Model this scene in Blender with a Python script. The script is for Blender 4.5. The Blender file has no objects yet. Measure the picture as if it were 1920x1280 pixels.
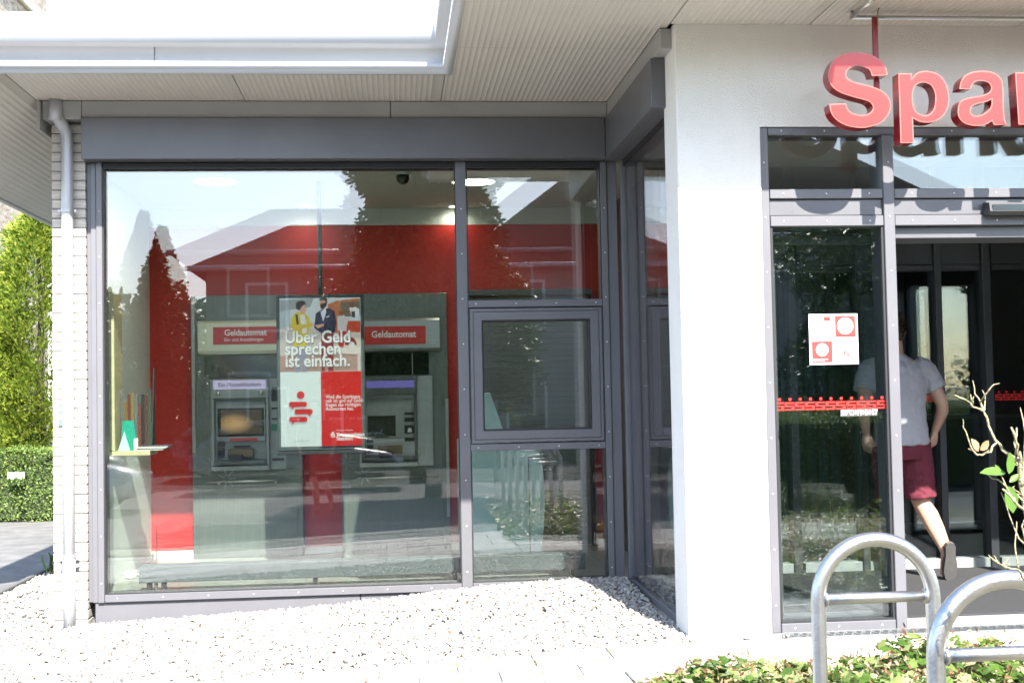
import bpy, bmesh, math, random
import numpy as np
from mathutils import Vector, Matrix, Euler
random.seed(7); rng = np.random.default_rng(7)
R = math.radians
sc = bpy.context.scene
col = sc.collection

# ------------------------------------------------------------------ camera
cd = bpy.data.cameras.new('camera'); cam = bpy.data.objects.new('camera', cd); col.objects.link(cam)
cd.sensor_width = 36; cd.lens = 36 * 2400 / 1920; cd.clip_start = 0.05; cd.clip_end = 800
yaw, pitch, roll = R(5.28), R(2.30), R(1.10)
fw = Vector((math.sin(yaw) * math.cos(pitch), math.cos(yaw) * math.cos(pitch), math.sin(pitch)))
r0 = Vector((math.cos(yaw), -math.sin(yaw), 0)); u0 = r0.cross(fw)
rt = r0 * math.cos(roll) - u0 * math.sin(roll); up = u0 * math.cos(roll) + r0 * math.sin(roll)
mw = Matrix((rt, up, -fw)).transposed().to_4x4(); mw.translation = (0, -7.0, 1.36)
cam.matrix_world = mw
sc.camera = cam

# ------------------------------------------------------------------ sky, sun, exposure
SUN = Vector((0.175, -1.0, 0.945)).normalized()
w = bpy.data.worlds.new('World'); sc.world = w; w.use_nodes = True
nt = w.node_tree; bg = nt.nodes['Background']
sky = nt.nodes.new('ShaderNodeTexSky'); sky.sky_type = 'NISHITA'; sky.sun_disc = False
sky.sun_elevation = math.asin(SUN.z); sky.sun_rotation = math.atan2(SUN.x, SUN.y)
sky.air_density = 1.0; sky.dust_density = 0.9; sky.ozone_density = 1.0
nt.links.new(sky.outputs[0], bg.inputs[0]); bg.inputs[1].default_value = 0.15
sd = bpy.data.lights.new('sun', 'SUN'); so = bpy.data.objects.new('sun', sd); col.objects.link(so)
sd.energy = 4.2; sd.angle = R(0.53); sd.color = (1.0, 0.95, 0.87)
so.rotation_euler = (-SUN).to_track_quat('-Z', 'Y').to_euler(); so.location = (3, -20, 20)
sc.view_settings.view_transform = 'Standard'; sc.view_settings.look = 'None'
sc.view_settings.exposure = 2.22; sc.view_settings.gamma = 1.0; sc.view_settings.use_curve_mapping = False
cy = sc.cycles
cy.use_denoising = True; cy.max_bounces = 10; cy.diffuse_bounces = 5; cy.glossy_bounces = 6
cy.transmission_bounces = 8; cy.transparent_max_bounces = 40; cy.caustics_reflective = False; cy.caustics_refractive = False
cy.sample_clamp_indirect = 6.0
LAMP = 1.0

# ------------------------------------------------------------------ materials
MATS = {}
def srgb(r, g, b):
    f = lambda c: (c / 255 / 12.92) if c / 255 <= .04045 else ((c / 255 + .055) / 1.055) ** 2.4
    return (f(r), f(g), f(b))
def mat(name, c, rough=.55, metal=0, var=0.0, vs=6.0, bump=0.0, bs=60.0, c2=None, spec=.5, coat=0.0, stretch=None, detail=6):
    if name in MATS: return MATS[name]
    m = bpy.data.materials.new(name); m.use_nodes = True; MATS[name] = m
    n, l = m.node_tree.nodes, m.node_tree.links
    p = n['Principled BSDF']; p.inputs['Roughness'].default_value = rough; p.inputs['Metallic'].default_value = metal
    p.inputs['Specular IOR Level'].default_value = spec; p.inputs['Coat Weight'].default_value = coat
    p.inputs['Base Color'].default_value = (*c, 1)
    if var or c2 or bump:
        tc = n.new('ShaderNodeTexCoord'); vec = tc.outputs['Object']
        if stretch:
            mp = n.new('ShaderNodeMapping'); mp.inputs['Scale'].default_value = stretch; l.new(vec, mp.inputs[0]); vec = mp.outputs[0]
    if var or c2:
        t = n.new('ShaderNodeTexNoise'); t.inputs['Scale'].default_value = vs; t.inputs['Detail'].default_value = detail; t.inputs['Roughness'].default_value = .6
        l.new(vec, t.inputs['Vector'])
        rp = n.new('ShaderNodeValToRGB'); rp.color_ramp.elements[0].position = .3; rp.color_ramp.elements[1].position = .7
        a = c; b = c2 or c
        rp.color_ramp.elements[0].color = (*[x * (1 - var) for x in a], 1)
        rp.color_ramp.elements[1].color = (*[min(1, x * (1 + var)) for x in b], 1)
        l.new(t.outputs['Fac'], rp.inputs[0]); l.new(rp.outputs[0], p.inputs['Base Color'])
    if bump:
        t2 = n.new('ShaderNodeTexNoise'); t2.inputs['Scale'].default_value = bs; t2.inputs['Detail'].default_value = 4
        l.new(vec, t2.inputs['Vector'])
        b = n.new('ShaderNodeBump'); b.inputs['Strength'].default_value = bump; b.inputs['Distance'].default_value = .01
        l.new(t2.outputs['Fac'], b.inputs['Height']); l.new(b.outputs[0], p.inputs['Normal'])
    return m
def emis(name, c, s=1.0):
    if name in MATS: return MATS[name]
    m = bpy.data.materials.new(name); m.use_nodes = True; MATS[name] = m
    p = m.node_tree.nodes['Principled BSDF']; p.inputs['Base Color'].default_value = (*[x * .15 for x in c], 1)
    p.inputs['Emission Color'].default_value = (*c, 1); p.inputs['Emission Strength'].default_value = s
    p.inputs['Roughness'].default_value = .3
    return m
def leafmat(name, ramp, trans=.35, rough=.5):
    m = bpy.data.materials.new(name); m.use_nodes = True; MATS[name] = m
    n, l = m.node_tree.nodes, m.node_tree.links
    p = n['Principled BSDF']; p.inputs['Roughness'].default_value = rough; p.inputs['Specular IOR Level'].default_value = .35
    g = n.new('ShaderNodeNewGeometry'); rp = n.new('ShaderNodeValToRGB')
    while len(rp.color_ramp.elements) < len(ramp): rp.color_ramp.elements.new(.5)
    for e, (pos, c) in zip(rp.color_ramp.elements, ramp): e.position = pos; e.color = (*c, 1)
    l.new(g.outputs['Random Per Island'], rp.inputs[0]); l.new(rp.outputs[0], p.inputs['Base Color'])
    t = n.new('ShaderNodeBsdfTranslucent'); l.new(rp.outputs[0], t.inputs['Color'])
    mx = n.new('ShaderNodeMixShader'); mx.inputs[0].default_value = trans
    l.new(p.outputs[0], mx.inputs[1]); l.new(t.outputs[0], mx.inputs[2]); l.new(mx.outputs[0], n['Material Output'].inputs[0])
    return m
def glassmat(name, tint, r0=.045, refl=(.97, .98, 1.0)):
    m = bpy.data.materials.new(name); m.use_nodes = True; MATS[name] = m
    n, l = m.node_tree.nodes, m.node_tree.links; n.remove(n['Principled BSDF'])
    g = n.new('ShaderNodeNewGeometry'); d = n.new('ShaderNodeVectorMath'); d.operation = 'DOT_PRODUCT'
    l.new(g.outputs['Normal'], d.inputs[0]); l.new(g.outputs['Incoming'], d.inputs[1])
    def mth(op, a, b=None):
        k = n.new('ShaderNodeMath'); k.operation = op
        for i, v in enumerate((a, b)):
            if v is None: continue
            if isinstance(v, (int, float)): k.inputs[i].default_value = v
            else: l.new(v, k.inputs[i])
        return k.outputs[0]
    c = mth('ABSOLUTE', d.outputs['Value']); c = mth('POWER', mth('SUBTRACT', 1.0, c), 5.0)
    f = mth('ADD', mth('MULTIPLY', c, 1 - r0), r0)
    tr = n.new('ShaderNodeBsdfTransparent'); tr.inputs[0].default_value = (*tint, 1)
    gl = n.new('ShaderNodeBsdfGlossy'); gl.inputs['Roughness'].default_value = 0.0; gl.inputs[0].default_value = (*refl, 1)
    mx = n.new('ShaderNodeMixShader'); l.new(f, mx.inputs[0]); l.new(tr.outputs[0], mx.inputs[1]); l.new(gl.outputs[0], mx.inputs[2])
    l.new(mx.outputs[0], n['Material Output'].inputs[0])
    return m

GREY = mat('anthracite_paint', (.118, .117, .127), .38, 0, .06, 3, .02, 300)
GREYD = mat('anthracite_panel', (.106, .106, .116), .36, 0, .12, 2.2, .02, 200)
GASK = mat('black_gasket', (.015, .015, .016), .6)
LGREY = mat('light_grey_sheet', (.33, .325, .315), .45, 0, .06, 1.5)
SOFF2 = mat('soffit_rib_paint', (.575, .54, .495), .5)
SOFF = mat('soffit_paint', (.51, .475, .43), .5, 0, .06, 1.2, 0, 60)
ROOFW = mat('white_roof_metal', (.47, .475, .485), .35, 0, .04, 2)
RENDER = mat('white_render', (.80, .775, .74), .9, 0, .03, 2.2, .9, 110, stretch=(2.2, 2.2, 1.0))
MORTAR = mat('mortar', (.21, .20, .19), .95, 0, .15, 40)
BRICK = mat('cream_brick', (.45, .42, .375), .85, 0, .10, 3, .25, 30, c2=(.53, .50, .45), stretch=(4, 1, 26))
GLASS = glassmat('window_glass', (.925, .945, .93), .056, (1.0, .955, .99))
GLASSD = glassmat('door_glass', (.89, .915, .915), .052)
STEEL = mat('brushed_steel', (.52, .53, .52), .32, .9, .10, 2, .03, 40, stretch=(1, 1, 60))
STEELD = mat('satin_steel_panel', (.17, .19, .18), .38, .5, .10, 2.5, .02, 60, stretch=(30, 1, 1))
HOOP = mat('galvanised_tube', (.42, .42, .425), .38, 1.0, .12, 14, .12, 120)
ZINC = mat('grey_downpipe', (.42, .43, .45), .40, .3, .05, 5)
REDW = mat('red_wall_paint', (.52, .022, .018), .5, 0, .05, 2)
WHITEW = mat('white_wall_paint', (.66, .70, .66), .7, 0, .02, 2)
FLOOR = mat('pale_floor', (.30, .31, .29), .35, 0, .12, 5)
SIGNRED = mat('red_sign_acrylic', (.50, .022, .017), .28, 0, .04, 3, coat=.12)
SIGNSIDE = mat('red_sign_side', (.20, .006, .010), .2, 0, .05, 3, coat=.3)
DARK = mat('black_plastic', (.02, .02, .022), .4)
WHITEP = mat('white_plastic', (.78, .78, .76), .4)

# ------------------------------------------------------------------ mesh helpers
ORG = {}
def org(p): return Vector(ORG.get(p.name, (0, 0, 0))) if p is not None else Vector((0, 0, 0))
def link(o, parent=None, kind=None):
    col.objects.link(o)
    if parent is not None: o.parent = parent
    if kind: o['kind'] = kind
    return o
def tag(o, label, cat, group=None):
    o['label'] = label; o['category'] = cat
    if group: o['group'] = group
    return o
def thing(name, label, cat, loc=(0, 0, 0), group=None):
    o = bpy.data.objects.new(name, None); o.empty_display_size = .1; col.objects.link(o); o.location = loc
    ORG[o.name] = tuple(loc); return tag(o, label, cat, group)
def finish(name, me, m, parent=None, kind=None, smooth=False):
    of = org(parent)
    if of.length: me.transform(Matrix.Translation(-of))
    if m is not None: me.materials.append(m)
    if smooth:
        for p in me.polygons: p.use_smooth = True
    o = bpy.data.objects.new(name, me); link(o, parent, kind); ORG[o.name] = tuple(of); return o
def bm_finish(name, bm, m, parent=None, kind=None, smooth=False):
    me = bpy.data.meshes.new(name); bmesh.ops.recalc_face_normals(bm, faces=bm.faces); bm.to_mesh(me); bm.free()
    return finish(name, me, m, parent, kind, smooth)
def bmbox(bm, x0, x1, y0, y1, z0, z1, bev=0):
    vs = [bm.verts.new((x, y, z)) for x in (x0, x1) for y in (y0, y1) for z in (z0, z1)]
    fs = [bm.faces.new([vs[i] for i in q]) for q in ((0, 1, 3, 2), (4, 6, 7, 5), (0, 4, 5, 1), (2, 3, 7, 6), (0, 2, 6, 4), (1, 5, 7, 3))]
    if bev:
        es = {e for f in fs for e in f.edges}
        bmesh.ops.bevel(bm, geom=list(es), offset=bev, segments=1, affect='EDGES', profile=.5)
def box(name, x0, x1, y0, y1, z0, z1, m, parent=None, bev=.002, kind=None):
    bm = bmesh.new(); bmbox(bm, x0, x1, y0, y1, z0, z1, bev); return bm_finish(name, bm, m, parent, kind)
def boxes(name, lst, m, parent=None, bev=.002, kind=None):
    bm = bmesh.new()
    for b in lst: bmbox(bm, *b, bev)
    return bm_finish(name, bm, m, parent, kind)
def prism(name, poly, y0, y1, m, parent=None, bev=0, kind=None):
    """poly in XZ, extruded along Y"""
    bm = bmesh.new(); a = [bm.verts.new((x, y0, z)) for x, z in poly]; b = [bm.verts.new((x, y1, z)) for x, z in poly]
    bm.faces.new(a); bm.faces.new(b[::-1]); n = len(poly)
    for i in range(n): bm.faces.new((a[i], b[i], b[(i + 1) % n], a[(i + 1) % n]))
    if bev: bmesh.ops.bevel(bm, geom=list(bm.edges), offset=bev, segments=1, affect='EDGES')
    return bm_finish(name, bm, m, parent, kind)
def prismx(name, poly, x0, x1, m, parent=None, kind=None):
    """poly in YZ, extruded along X"""
    bm = bmesh.new(); a = [bm.verts.new((x0, y, z)) for y, z in poly]; b = [bm.verts.new((x1, y, z)) for y, z in poly]
    bm.faces.new(a); bm.faces.new(b[::-1]); n = len(poly)
    for i in range(n): bm.faces.new((a[i], b[i], b[(i + 1) % n], a[(i + 1) % n]))
    return bm_finish(name, bm, m, parent, kind)
def flat(name, poly, y, m, parent=None):
    bm = bmesh.new(); f = bm.faces.new([bm.verts.new((x, y, z)) for x, z in poly])
    me = bpy.data.meshes.new(name); f.normal_update()
    if f.normal.y > 0: f.normal_flip()
    bm.to_mesh(me); bm.free(); return finish(name, me, m, parent)
def bmtube(bm, pts, rad, seg=12, cap=True, squash=None):
    pts = [Vector(p) for p in pts]; n = len(pts)
    rad = [rad] * n if isinstance(rad, (int, float)) else rad
    t = [(pts[min(i + 1, n - 1)] - pts[max(i - 1, 0)]).normalized() for i in range(n)]
    ref = Vector((0, 0, 1)) if abs(t[0].z) < .9 else Vector((1, 0, 0))
    x = t[0].cross(ref).normalized(); rings = []
    for i in range(n):
        x = (x - t[i] * x.dot(t[i])).normalized(); y = t[i].cross(x)
        rings.append([bm.verts.new(pts[i] + (x * math.cos(a) + y * math.sin(a)) * rad[i]) for a in (2 * math.pi * k / seg for k in range(seg))])
    for i in range(n - 1):
        for k in range(seg): bm.faces.new((rings[i][k], rings[i][(k + 1) % seg], rings[i + 1][(k + 1) % seg], rings[i + 1][k]))
    if cap: bm.faces.new(rings[0][::-1]); bm.faces.new(rings[-1])
def tube(name, pts, rad, m, parent=None, seg=12, kind=None):
    bm = bmesh.new(); bmtube(bm, pts, rad, seg); return bm_finish(name, bm, m, parent, kind, True)
def lathe(name, prof, c, m, parent=None, seg=24, axis='Z', smooth=True):
    bm = bmesh.new(); rings = []
    for r, h in prof:
        ring = []
        for k in range(seg):
            a = 2 * math.pi * k / seg; ca, sa = max(r, 1e-4) * math.cos(a), max(r, 1e-4) * math.sin(a)
            v = (ca, sa, h) if axis == 'Z' else ((ca, h, sa) if axis == 'Y' else (h, ca, sa))
            ring.append(bm.verts.new(Vector(c) + Vector(v)))
        rings.append(ring)
    for i in range(len(rings) - 1):
        for k in range(seg): bm.faces.new((rings[i][k], rings[i][(k + 1) % seg], rings[i + 1][(k + 1) % seg], rings[i + 1][k]))
    bm.faces.new(rings[0][::-1]); bm.faces.new(rings[-1])
    return bm_finish(name, bm, m, parent, None, smooth)
def inst(name, me, loc, parent=None, rot=(0, 0, 0), scale=(1, 1, 1)):
    o = bpy.data.objects.new(name, me); o.location = Vector(loc) - org(parent); o.rotation_euler = rot; o.scale = scale
    link(o, parent); ORG[o.name] = tuple(loc); return o
def np_mesh(name, V, F, m, parent=None, kind=None, smooth=False):
    """V (n,3), F (m,k) constant k"""
    me = bpy.data.meshes.new(name); V = np.asarray(V, np.float32); F = np.asarray(F, np.int32); k = F.shape[1]
    me.vertices.add(len(V)); me.vertices.foreach_set('co', V.ravel())
    me.loops.add(F.size); me.loops.foreach_set('vertex_index', F.ravel())
    me.polygons.add(len(F)); me.polygons.foreach_set('loop_start', np.arange(0, F.size, k, dtype=np.int32))
    if smooth: me.polygons.foreach_set('use_smooth', np.ones(len(F), bool))
    me.update(calc_edges=True); me.validate()
    return finish(name, me, m, parent, kind)
def text(name, s, x, y, z, size, m, parent=None, off=0.0, align='LEFT', sx=1.0, ext=0.0008, rot=0.0, ltr=1.0):
    c = bpy.data.curves.new(name, 'FONT'); c.body = s; c.size = size; c.offset = off; c.extrude = ext; c.align_x = align; c.space_character = ltr
    c.resolution_u = 3
    o = bpy.data.objects.new(name, c); col.objects.link(o)
    bpy.context.view_layer.update(); me = bpy.data.meshes.new_from_object(o.evaluated_get(bpy.context.evaluated_depsgraph_get()))
    bpy.data.objects.remove(o); bpy.data.curves.remove(c)
    me.transform(Matrix.Translation((x, y, z)) @ Matrix.Rotation(rot, 4, 'Y') @ Matrix.Rotation(R(90), 4, 'X') @ Matrix.Diagonal((sx, 1, 1, 1)))
    return finish(name, me, m, parent)
def circ(cx, cz, r, n=24, rz=None): return [(cx + r * math.cos(2 * math.pi * k / n), cz + (rz or r) * math.sin(2 * math.pi * k / n)) for k in range(n)]
def gz(x): return min(0.0, -0.045 * (1.3 - x)) if x > -2.4 else -0.1665   # the ground falls to the left

# ================================================================== GROUND
def sheet(name, xs, ys, zf, m, kind='structure'):
    V = [(x, y, zf(x, y)) for y in ys for x in xs]; nx = len(xs)
    F = [(j * nx + i, j * nx + i + 1, (j + 1) * nx + i + 1, (j + 1) * nx + i) for j in range(len(ys) - 1) for i in range(nx - 1)]
    return np_mesh(name, V, F, m, None, kind)
sheet('ground', [-300, -30, 0, 30, 300], [-300, -30, 0, 30, 300], lambda x, y: -.45, mat('meadow_soil', (.10, .11, .06), .95, 0, .3, .4, c2=(.14, .13, .08)))
ASPH = mat('asphalt', (.115, .115, .118), .9, 0, .18, 5, .5, 200, c2=(.14, .138, .135))
sheet('street', [-80, 80], [-17, -5.5], lambda x, y: -.30, ASPH)
sheet('driveway', [-14, -8, -3.2], [-.6, 4, 14], lambda x, y: -.205, mat('worn_asphalt', (.115, .112, .108), .92, 0, .14, 4, .5, 200, c2=(.155, .15, .145)))
sheet('gravel_bed', list(np.linspace(-3.2, 1.62, 20)), list(np.linspace(-.15, 2.06, 8)), lambda x, y: gz(x) - .020, mat('gravel_base', (.25, .24, .225), .95, 0, .4, 45, .8, 70))
sheet('gravel_strip', [-3.2, -2.2], [2.07, 9], lambda x, y: -.205, MATS['gravel_base'])
JOINT = mat('joint_sand_moss', (.11, .13, .05), .95, 0, .3, 3.0, .3, 80, c2=(.34, .31, .26))
sheet('path_bedding', list(np.linspace(-4.6, 6.2, 30)), [-2.3, -.15], lambda x, y: gz(x) - .016, JOINT)
sheet('forecourt', [-9, 0.8, 9], [-5.5, -2.3], lambda x, y: -.14 + .0 * x, mat('concrete_paving', (.15, .145, .14), .9, 0, .12, 3, .3, 90))
kb = box('kerb_stone', -3.235, -3.19, -.2, 9.2, -.42, -.165, mat('dark_kerb', (.10, .10, .10), .9, 0, .2, 8, .4, 90), None, .006); kb['kind'] = 'structure'
# paving slabs, one object each
path = bpy.data.objects.new('slab_path', None); col.objects.link(path); path['kind'] = 'structure'; ORG[path.name] = (0, 0, 0)
SL = [mat('slab_concrete_%d' % i, c, .85, 0, .08, 7, .25, 140) for i, c in enumerate(((.43, .42, .395), (.39, .38, .355), (.46, .445, .42)))]
sm = []
for i in range(3):
    bm = bmesh.new(); bmbox(bm, -.197, .197, -.147, .147, -.05, 0, .004); me = bpy.data.meshes.new('paving_slab'); bm.to_mesh(me); bm.free(); me.materials.append(SL[i]); sm.append(me)
for j in range(7):
    for i in range(27):
        x = -4.3 + i * .4 + (.2 if j % 2 else 0); y = -.305 - j * .3
        if x > 6.0: continue
        if x > 1.15 and y < -1.0: continue
        inst('paving_slab', random.choice(sm), (x, y, gz(x) + random.uniform(-.003, .003)), path, (random.uniform(-.006, .006), -math.atan(.045) if -2.2 < x < 1.2 else 0, random.uniform(-.006, .006)))
# gravel
def pebbles(name, P, S, m):
    bm = bmesh.new(); bmesh.ops.create_icosphere(bm, subdivisions=1, radius=1)
    T = np.array([v.co[:] for v in bm.verts]); F = np.array([[v.index for v in f.verts] for f in bm.faces]); bm.free()
    n = len(P); q = rng.normal(size=(n, 4)); q /= np.linalg.norm(q, axis=1)[:, None]
    ang = rng.uniform(0, 2 * np.pi, n); tilt = rng.normal(0, .35, (n, 2))
    sc3 = np.stack([rng.uniform(.85, 1.35, n), rng.uniform(.65, 1.0, n), rng.uniform(.42, .75, n)], 1) * S[:, None]
    V = T[None] * sc3[:, None, :] * rng.uniform(.86, 1.12, (n, len(T), 1))
    c, s = np.cos(ang), np.sin(ang)
    X = V[..., 0] * c[:, None] - V[..., 1] * s[:, None]; Y = V[..., 0] * s[:, None] + V[..., 1] * c[:, None]
    Z = V[..., 2] + X * tilt[:, :1] + Y * tilt[:, 1:]
    V = np.stack([X, Y, Z], -1) + P[:, None, :]
    FF = (F[None] + (np.arange(n) * len(T))[:, None, None]).reshape(-1, 3)
    return np_mesh(name, V.reshape(-1, 3), FF, m, None, 'stuff', True)
PEB = leafmat('pebble', [(0, (.27, .255, .23)), (.3, (.36, .34, .31)), (.55, (.25, .245, .235)), (.8, (.42, .40, .37)), (.95, (.28, .22, .16)), (1, (.19, .185, .18))], 0.0, .75)
n = 31000
x = rng.uniform(-3.18, 1.60, n); y = rng.uniform(-.16, 1.99, n); y = np.where(x < -2.12, y, np.minimum(y, 1.97))
k = ~((x < -2.08) & (x > -2.34) & (y > 1.97))
g = np.array([gz(a) for a in x])
lift = .05 * np.clip((x + .6) / 1.2, 0, 1) * np.clip((y - .9) / .8, 0, 1)
P = np.stack([x, y, g + rng.uniform(-.02, .004, n) + lift], 1)[k]
tag(pebbles('gravel', P, rng.uniform(.0095, .0205, len(P)), PEB), 'pale rounded gravel covering the bed below the shop window', 'gravel')
n = 5200
x = rng.uniform(-3.18, -2.25, n); y = rng.uniform(2.0, 7.5, n); k = ~((x > -2.34) & (y < 2.3)); P = np.stack([x, y, -.185 + rng.uniform(-.02, .004, n)], 1)[k]
tag(pebbles('gravel', P, rng.uniform(.012, .024, len(P)), PEB), 'shaded grey gravel strip running back beside the brick pillar', 'gravel')

# ================================================================== BANK BUILDING
B = thing('bank_building', 'single-storey bank branch with white flat roof, grey window frames and white rendered entrance', 'building', (0, 0, 0))
# entrance wall
prism('entrance_wall', [(1.597, -.06), (2.066, -.06), (2.066, 2.836), (5.42, 2.836), (5.42, -.06), (8.5, -.06), (8.5, 3.425), (1.597, 3.425)], 0, .33, RENDER, B, .006)
# brick pillar and bricks
bp = box('brick_pillar', -2.323, -2.102, 2.004, 2.26, -.30, 3.275, MORTAR, B, 0)
def brickmesh(w, d, h):
    bm = bmesh.new(); bmbox(bm, -w / 2, w / 2, -d / 2, d / 2, -h / 2, h / 2, .004)
    for v in bm.verts: v.co += Vector((random.uniform(-.0006, .0006), random.uniform(-.0015, .0015), random.uniform(-.0012, .0012)))
    me = bpy.data.meshes.new('brick'); bm.to_mesh(me); bm.free(); me.materials.append(BRICK); return me
full = [brickmesh(.226, .262, .0565) for _ in range(3)]; left = [brickmesh(.064, .262, .0565) for _ in range(2)]; right = [brickmesh(.154, .262, .0565) for _ in range(2)]
pitchz = .0652
for i in range(54):
    z = 3.235 - i * pitchz
    j = lambda: random.uniform(-.0012, .0012)
    if i % 2 == 0: inst('brick', random.choice(full), (-2.212 + j(), 2.128 + j(), z), bp, (0, 0, j() * 2))
    else:
        inst('brick', random.choice(left), (-2.293 + j() * .5, 2.128 + j(), z), bp); inst('brick', random.choice(right), (-2.176 + j() * .5, 2.128 + j(), z), bp)
box('side_wall', -2.30, -2.12, 2.27, 11.9, -.3, 3.4, mat('brick_side', (.45, .43, .39), .9), B, 0)
# soffit with ribs
def ribbed(name, x0, x1, y0, y1, z=3.412, step=.036, slope=0.0):
    prof = [(x0, 0)]; x = x0 + .010
    while x + step < x1 - .006:
        prof += [(x, 0), (x + .001, -.0012), (x + .005, -.0012), (x + .006, 0)]; x += step
    prof.append((x1, 0)); V = []; F = []
    for i, (a, d) in enumerate(prof):
        V += [(a, y0, z + d - slope * (x1 - a)), (a, y1, z + d - slope * (x1 - a))]
        if i: F.append((2 * i - 2, 2 * i, 2 * i + 1, 2 * i - 1))
    o = np_mesh(name, V, F, SOFF, B); o.data.materials.append(SOFF2)
    for i, p in enumerate(o.data.polygons): p.material_index = 1 if i % 4 in (1, 2, 3) else 0
    return o
G = .0016
ribbed('verge_soffit_panel', -2.97, -2.402, 1.12, 2.9, slope=.86, step=.030); ribbed('verge_soffit_panel', -2.97, -2.402, 2.904, 4.7, slope=.86, step=.030)
prism('verge_gable', [(-2.971, 2.915), (-2.404, 3.405), (-2.971, 3.405)], 1.095, 1.116, ROOFW, B)
box('verge_board', -3.01, -2.972, 1.10, 4.70, 2.905, 3.40, ROOFW, B, .004)
box('verge_end', -2.97, -2.40, 4.702, 4.74, 2.905, 3.44, ROOFW, B, .004)
for a, b, y0, y1 in ((-2.396, -1.0, 1.12, 1.93), (-.996, .352, 1.12, 1.93), (.356, 1.57, .52, 1.93), (.356, 1.57, -.94, .516), (1.574, 2.37, -.94, -.002), (2.374, 3.6, -.72, -.002), (3.604, 7.6, -.72, -.002)):
    ribbed('soffit_panel', a + G / 2, b - G / 2, y0, y1)
# roof edge swept round the L of the roof
path_xy = [(-2.97, 4.74), (-2.97, 1.08), (.34, 1.08), (.34, -.98), (2.42, -.98), (2.42, -.76), (8.6, -.76)]; dirs = [(-1, 0), (-1, -1), (-1, -1), (-1, -1), (1, -1), (1, -1), (0, -1)]
prof = [(-.06, 3.413), (-.055, 3.400), (-.012, 3.400), (-.012, 3.428), (0, 3.430), (0, 3.470), (-.05, 3.473), (-.05, 3.573), (.045, 3.573), (.05, 3.577), (.05, 3.757), (.045, 3.762), (-.30, 3.775)]
V = [(px + dx * o, py + dy * o, z) for (px, py), (dx, dy) in zip(path_xy, dirs) for o, z in prof]; k = len(prof)
F = [(i * k + j, i * k + j + 1, (i + 1) * k + j + 1, (i + 1) * k + j) for i in range(len(path_xy) - 1) for j in range(k - 1)]
np_mesh('roof_edge', V, F, ROOFW, B)
bm = bmesh.new(); pl = [(-2.30, 12), (-2.30, 4.72), (-2.96, 4.72), (-2.96, 1.18), (.44, 1.18), (.44, -.88), (2.34, -.88), (2.34, -.66), (8.6, -.66), (8.6, 12)]
a = [bm.verts.new((x, y, 3.77)) for x, y in pl]; b = [bm.verts.new((x, y, 3.45)) for x, y in pl]; bm.faces.new(a); bm.faces.new(b[::-1])
for i in range(len(pl)): bm.faces.new((a[i], b[i], b[(i + 1) % len(pl)], a[(i + 1) % len(pl)]))
bm_finish('roof', bm, mat('roof_felt', (.3, .3, .3), .9), B)
for xj in (-1.47, -3.0): box('roof_edge_joint', xj - .0015, xj + .0015, 1.1285, 1.1305, 3.476, 3.570, GASK, B, 0)
# fascias
FB = [(-2.36, -2.10, 3.283), (-2.096, .0, 3.293), (.004, 1.53, 3.293)]
for x0, x1, zb in FB: box('light_fascia', x0, x1, 1.90, 2.10, zb, 3.408, LGREY, B, .003)
box('light_fascia', 1.53, 1.66, .075, 1.897, 3.293, 3.408, LGREY, B, .003)
box('corner_flashing', -2.385, -2.365, 1.86, 2.2, 3.20, 3.40, LGREY, B, .002)
box('dark_fascia', -2.098, 1.508, 1.875, 2.12, 3.004, 3.288, GREYD, B, .003)
box('dark_fascia', 1.512, 1.655, .27, 1.990, 3.000, 3.290, GREYD, B, .003)
# plinth
for x0, x1 in ((-2.052, -.26), (-.255, 1.6)): box('plinth', x0, x1, 2.012, 2.06, -.26, -.012, GREY, B, .002)

# ---------------------------------------------------------------- shop window
def screws(name, pts, parent, axis='Y', r=.0048):
    bm = bmesh.new()
    for p in pts:
        ring = []
        for k in range(6):
            a = math.pi * k / 3; d = (r * math.cos(a), -.002, r * math.sin(a)) if axis == 'Y' else (-.002, r * math.cos(a), r * math.sin(a))
            ring.append(bm.verts.new(Vector(p) + Vector(d)))
        c = bm.verts.new(Vector(p) + (Vector((0, -.0045, 0)) if axis == 'Y' else Vector((-.0045, 0, 0))))
        for k in range(6): bm.faces.new((ring[k], ring[(k + 1) % 6], c))
    return bm_finish(name, bm, mat('screw_zinc', (.75, .75, .75), .35, .6), parent, 'stuff')
W = box('window_frame', -2.066, -2.030, 2.0, 2.17, -.012, 3.0, GREY, B, .003)
def fr(nm, *a, m=GREY, bev=.003): return box(nm, *a, m, W, bev)
fr('jamb_filler', -2.0985, -2.0665, 2.03, 2.17, -.012, 3.0); fr('jamb', -2.027, -1.986, 1.985, 2.17, -.012, 3.0)
fr('mullion', .450, .524, 1.985, 2.17, -.03, 3.0)
fr('jamb', 1.486, 1.530, 1.985, 2.17, -.012, 3.0)
fr('corner_post', 1.533, 1.604, 2.0, 2.17, -.05, 3.0)
fr('head_bar', -1.983, .447, 1.995, 2.17, 2.965, 3.0, m=GASK); fr('head_bar', .527, 1.483, 1.995, 2.17, 2.965, 3.0, m=GASK)
fr('sill_bar', -1.983, .447, 1.985, 2.17, -.010, .042); fr('sill_bar', .527, 1.483, 1.985, 2.17, -.010, .042)
fr('transom', .527, 1.483, 1.985, 2.17, 1.966, 2.016); fr('transom', .527, 1.483, 1.985, 2.17, .957, 1.005)
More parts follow.
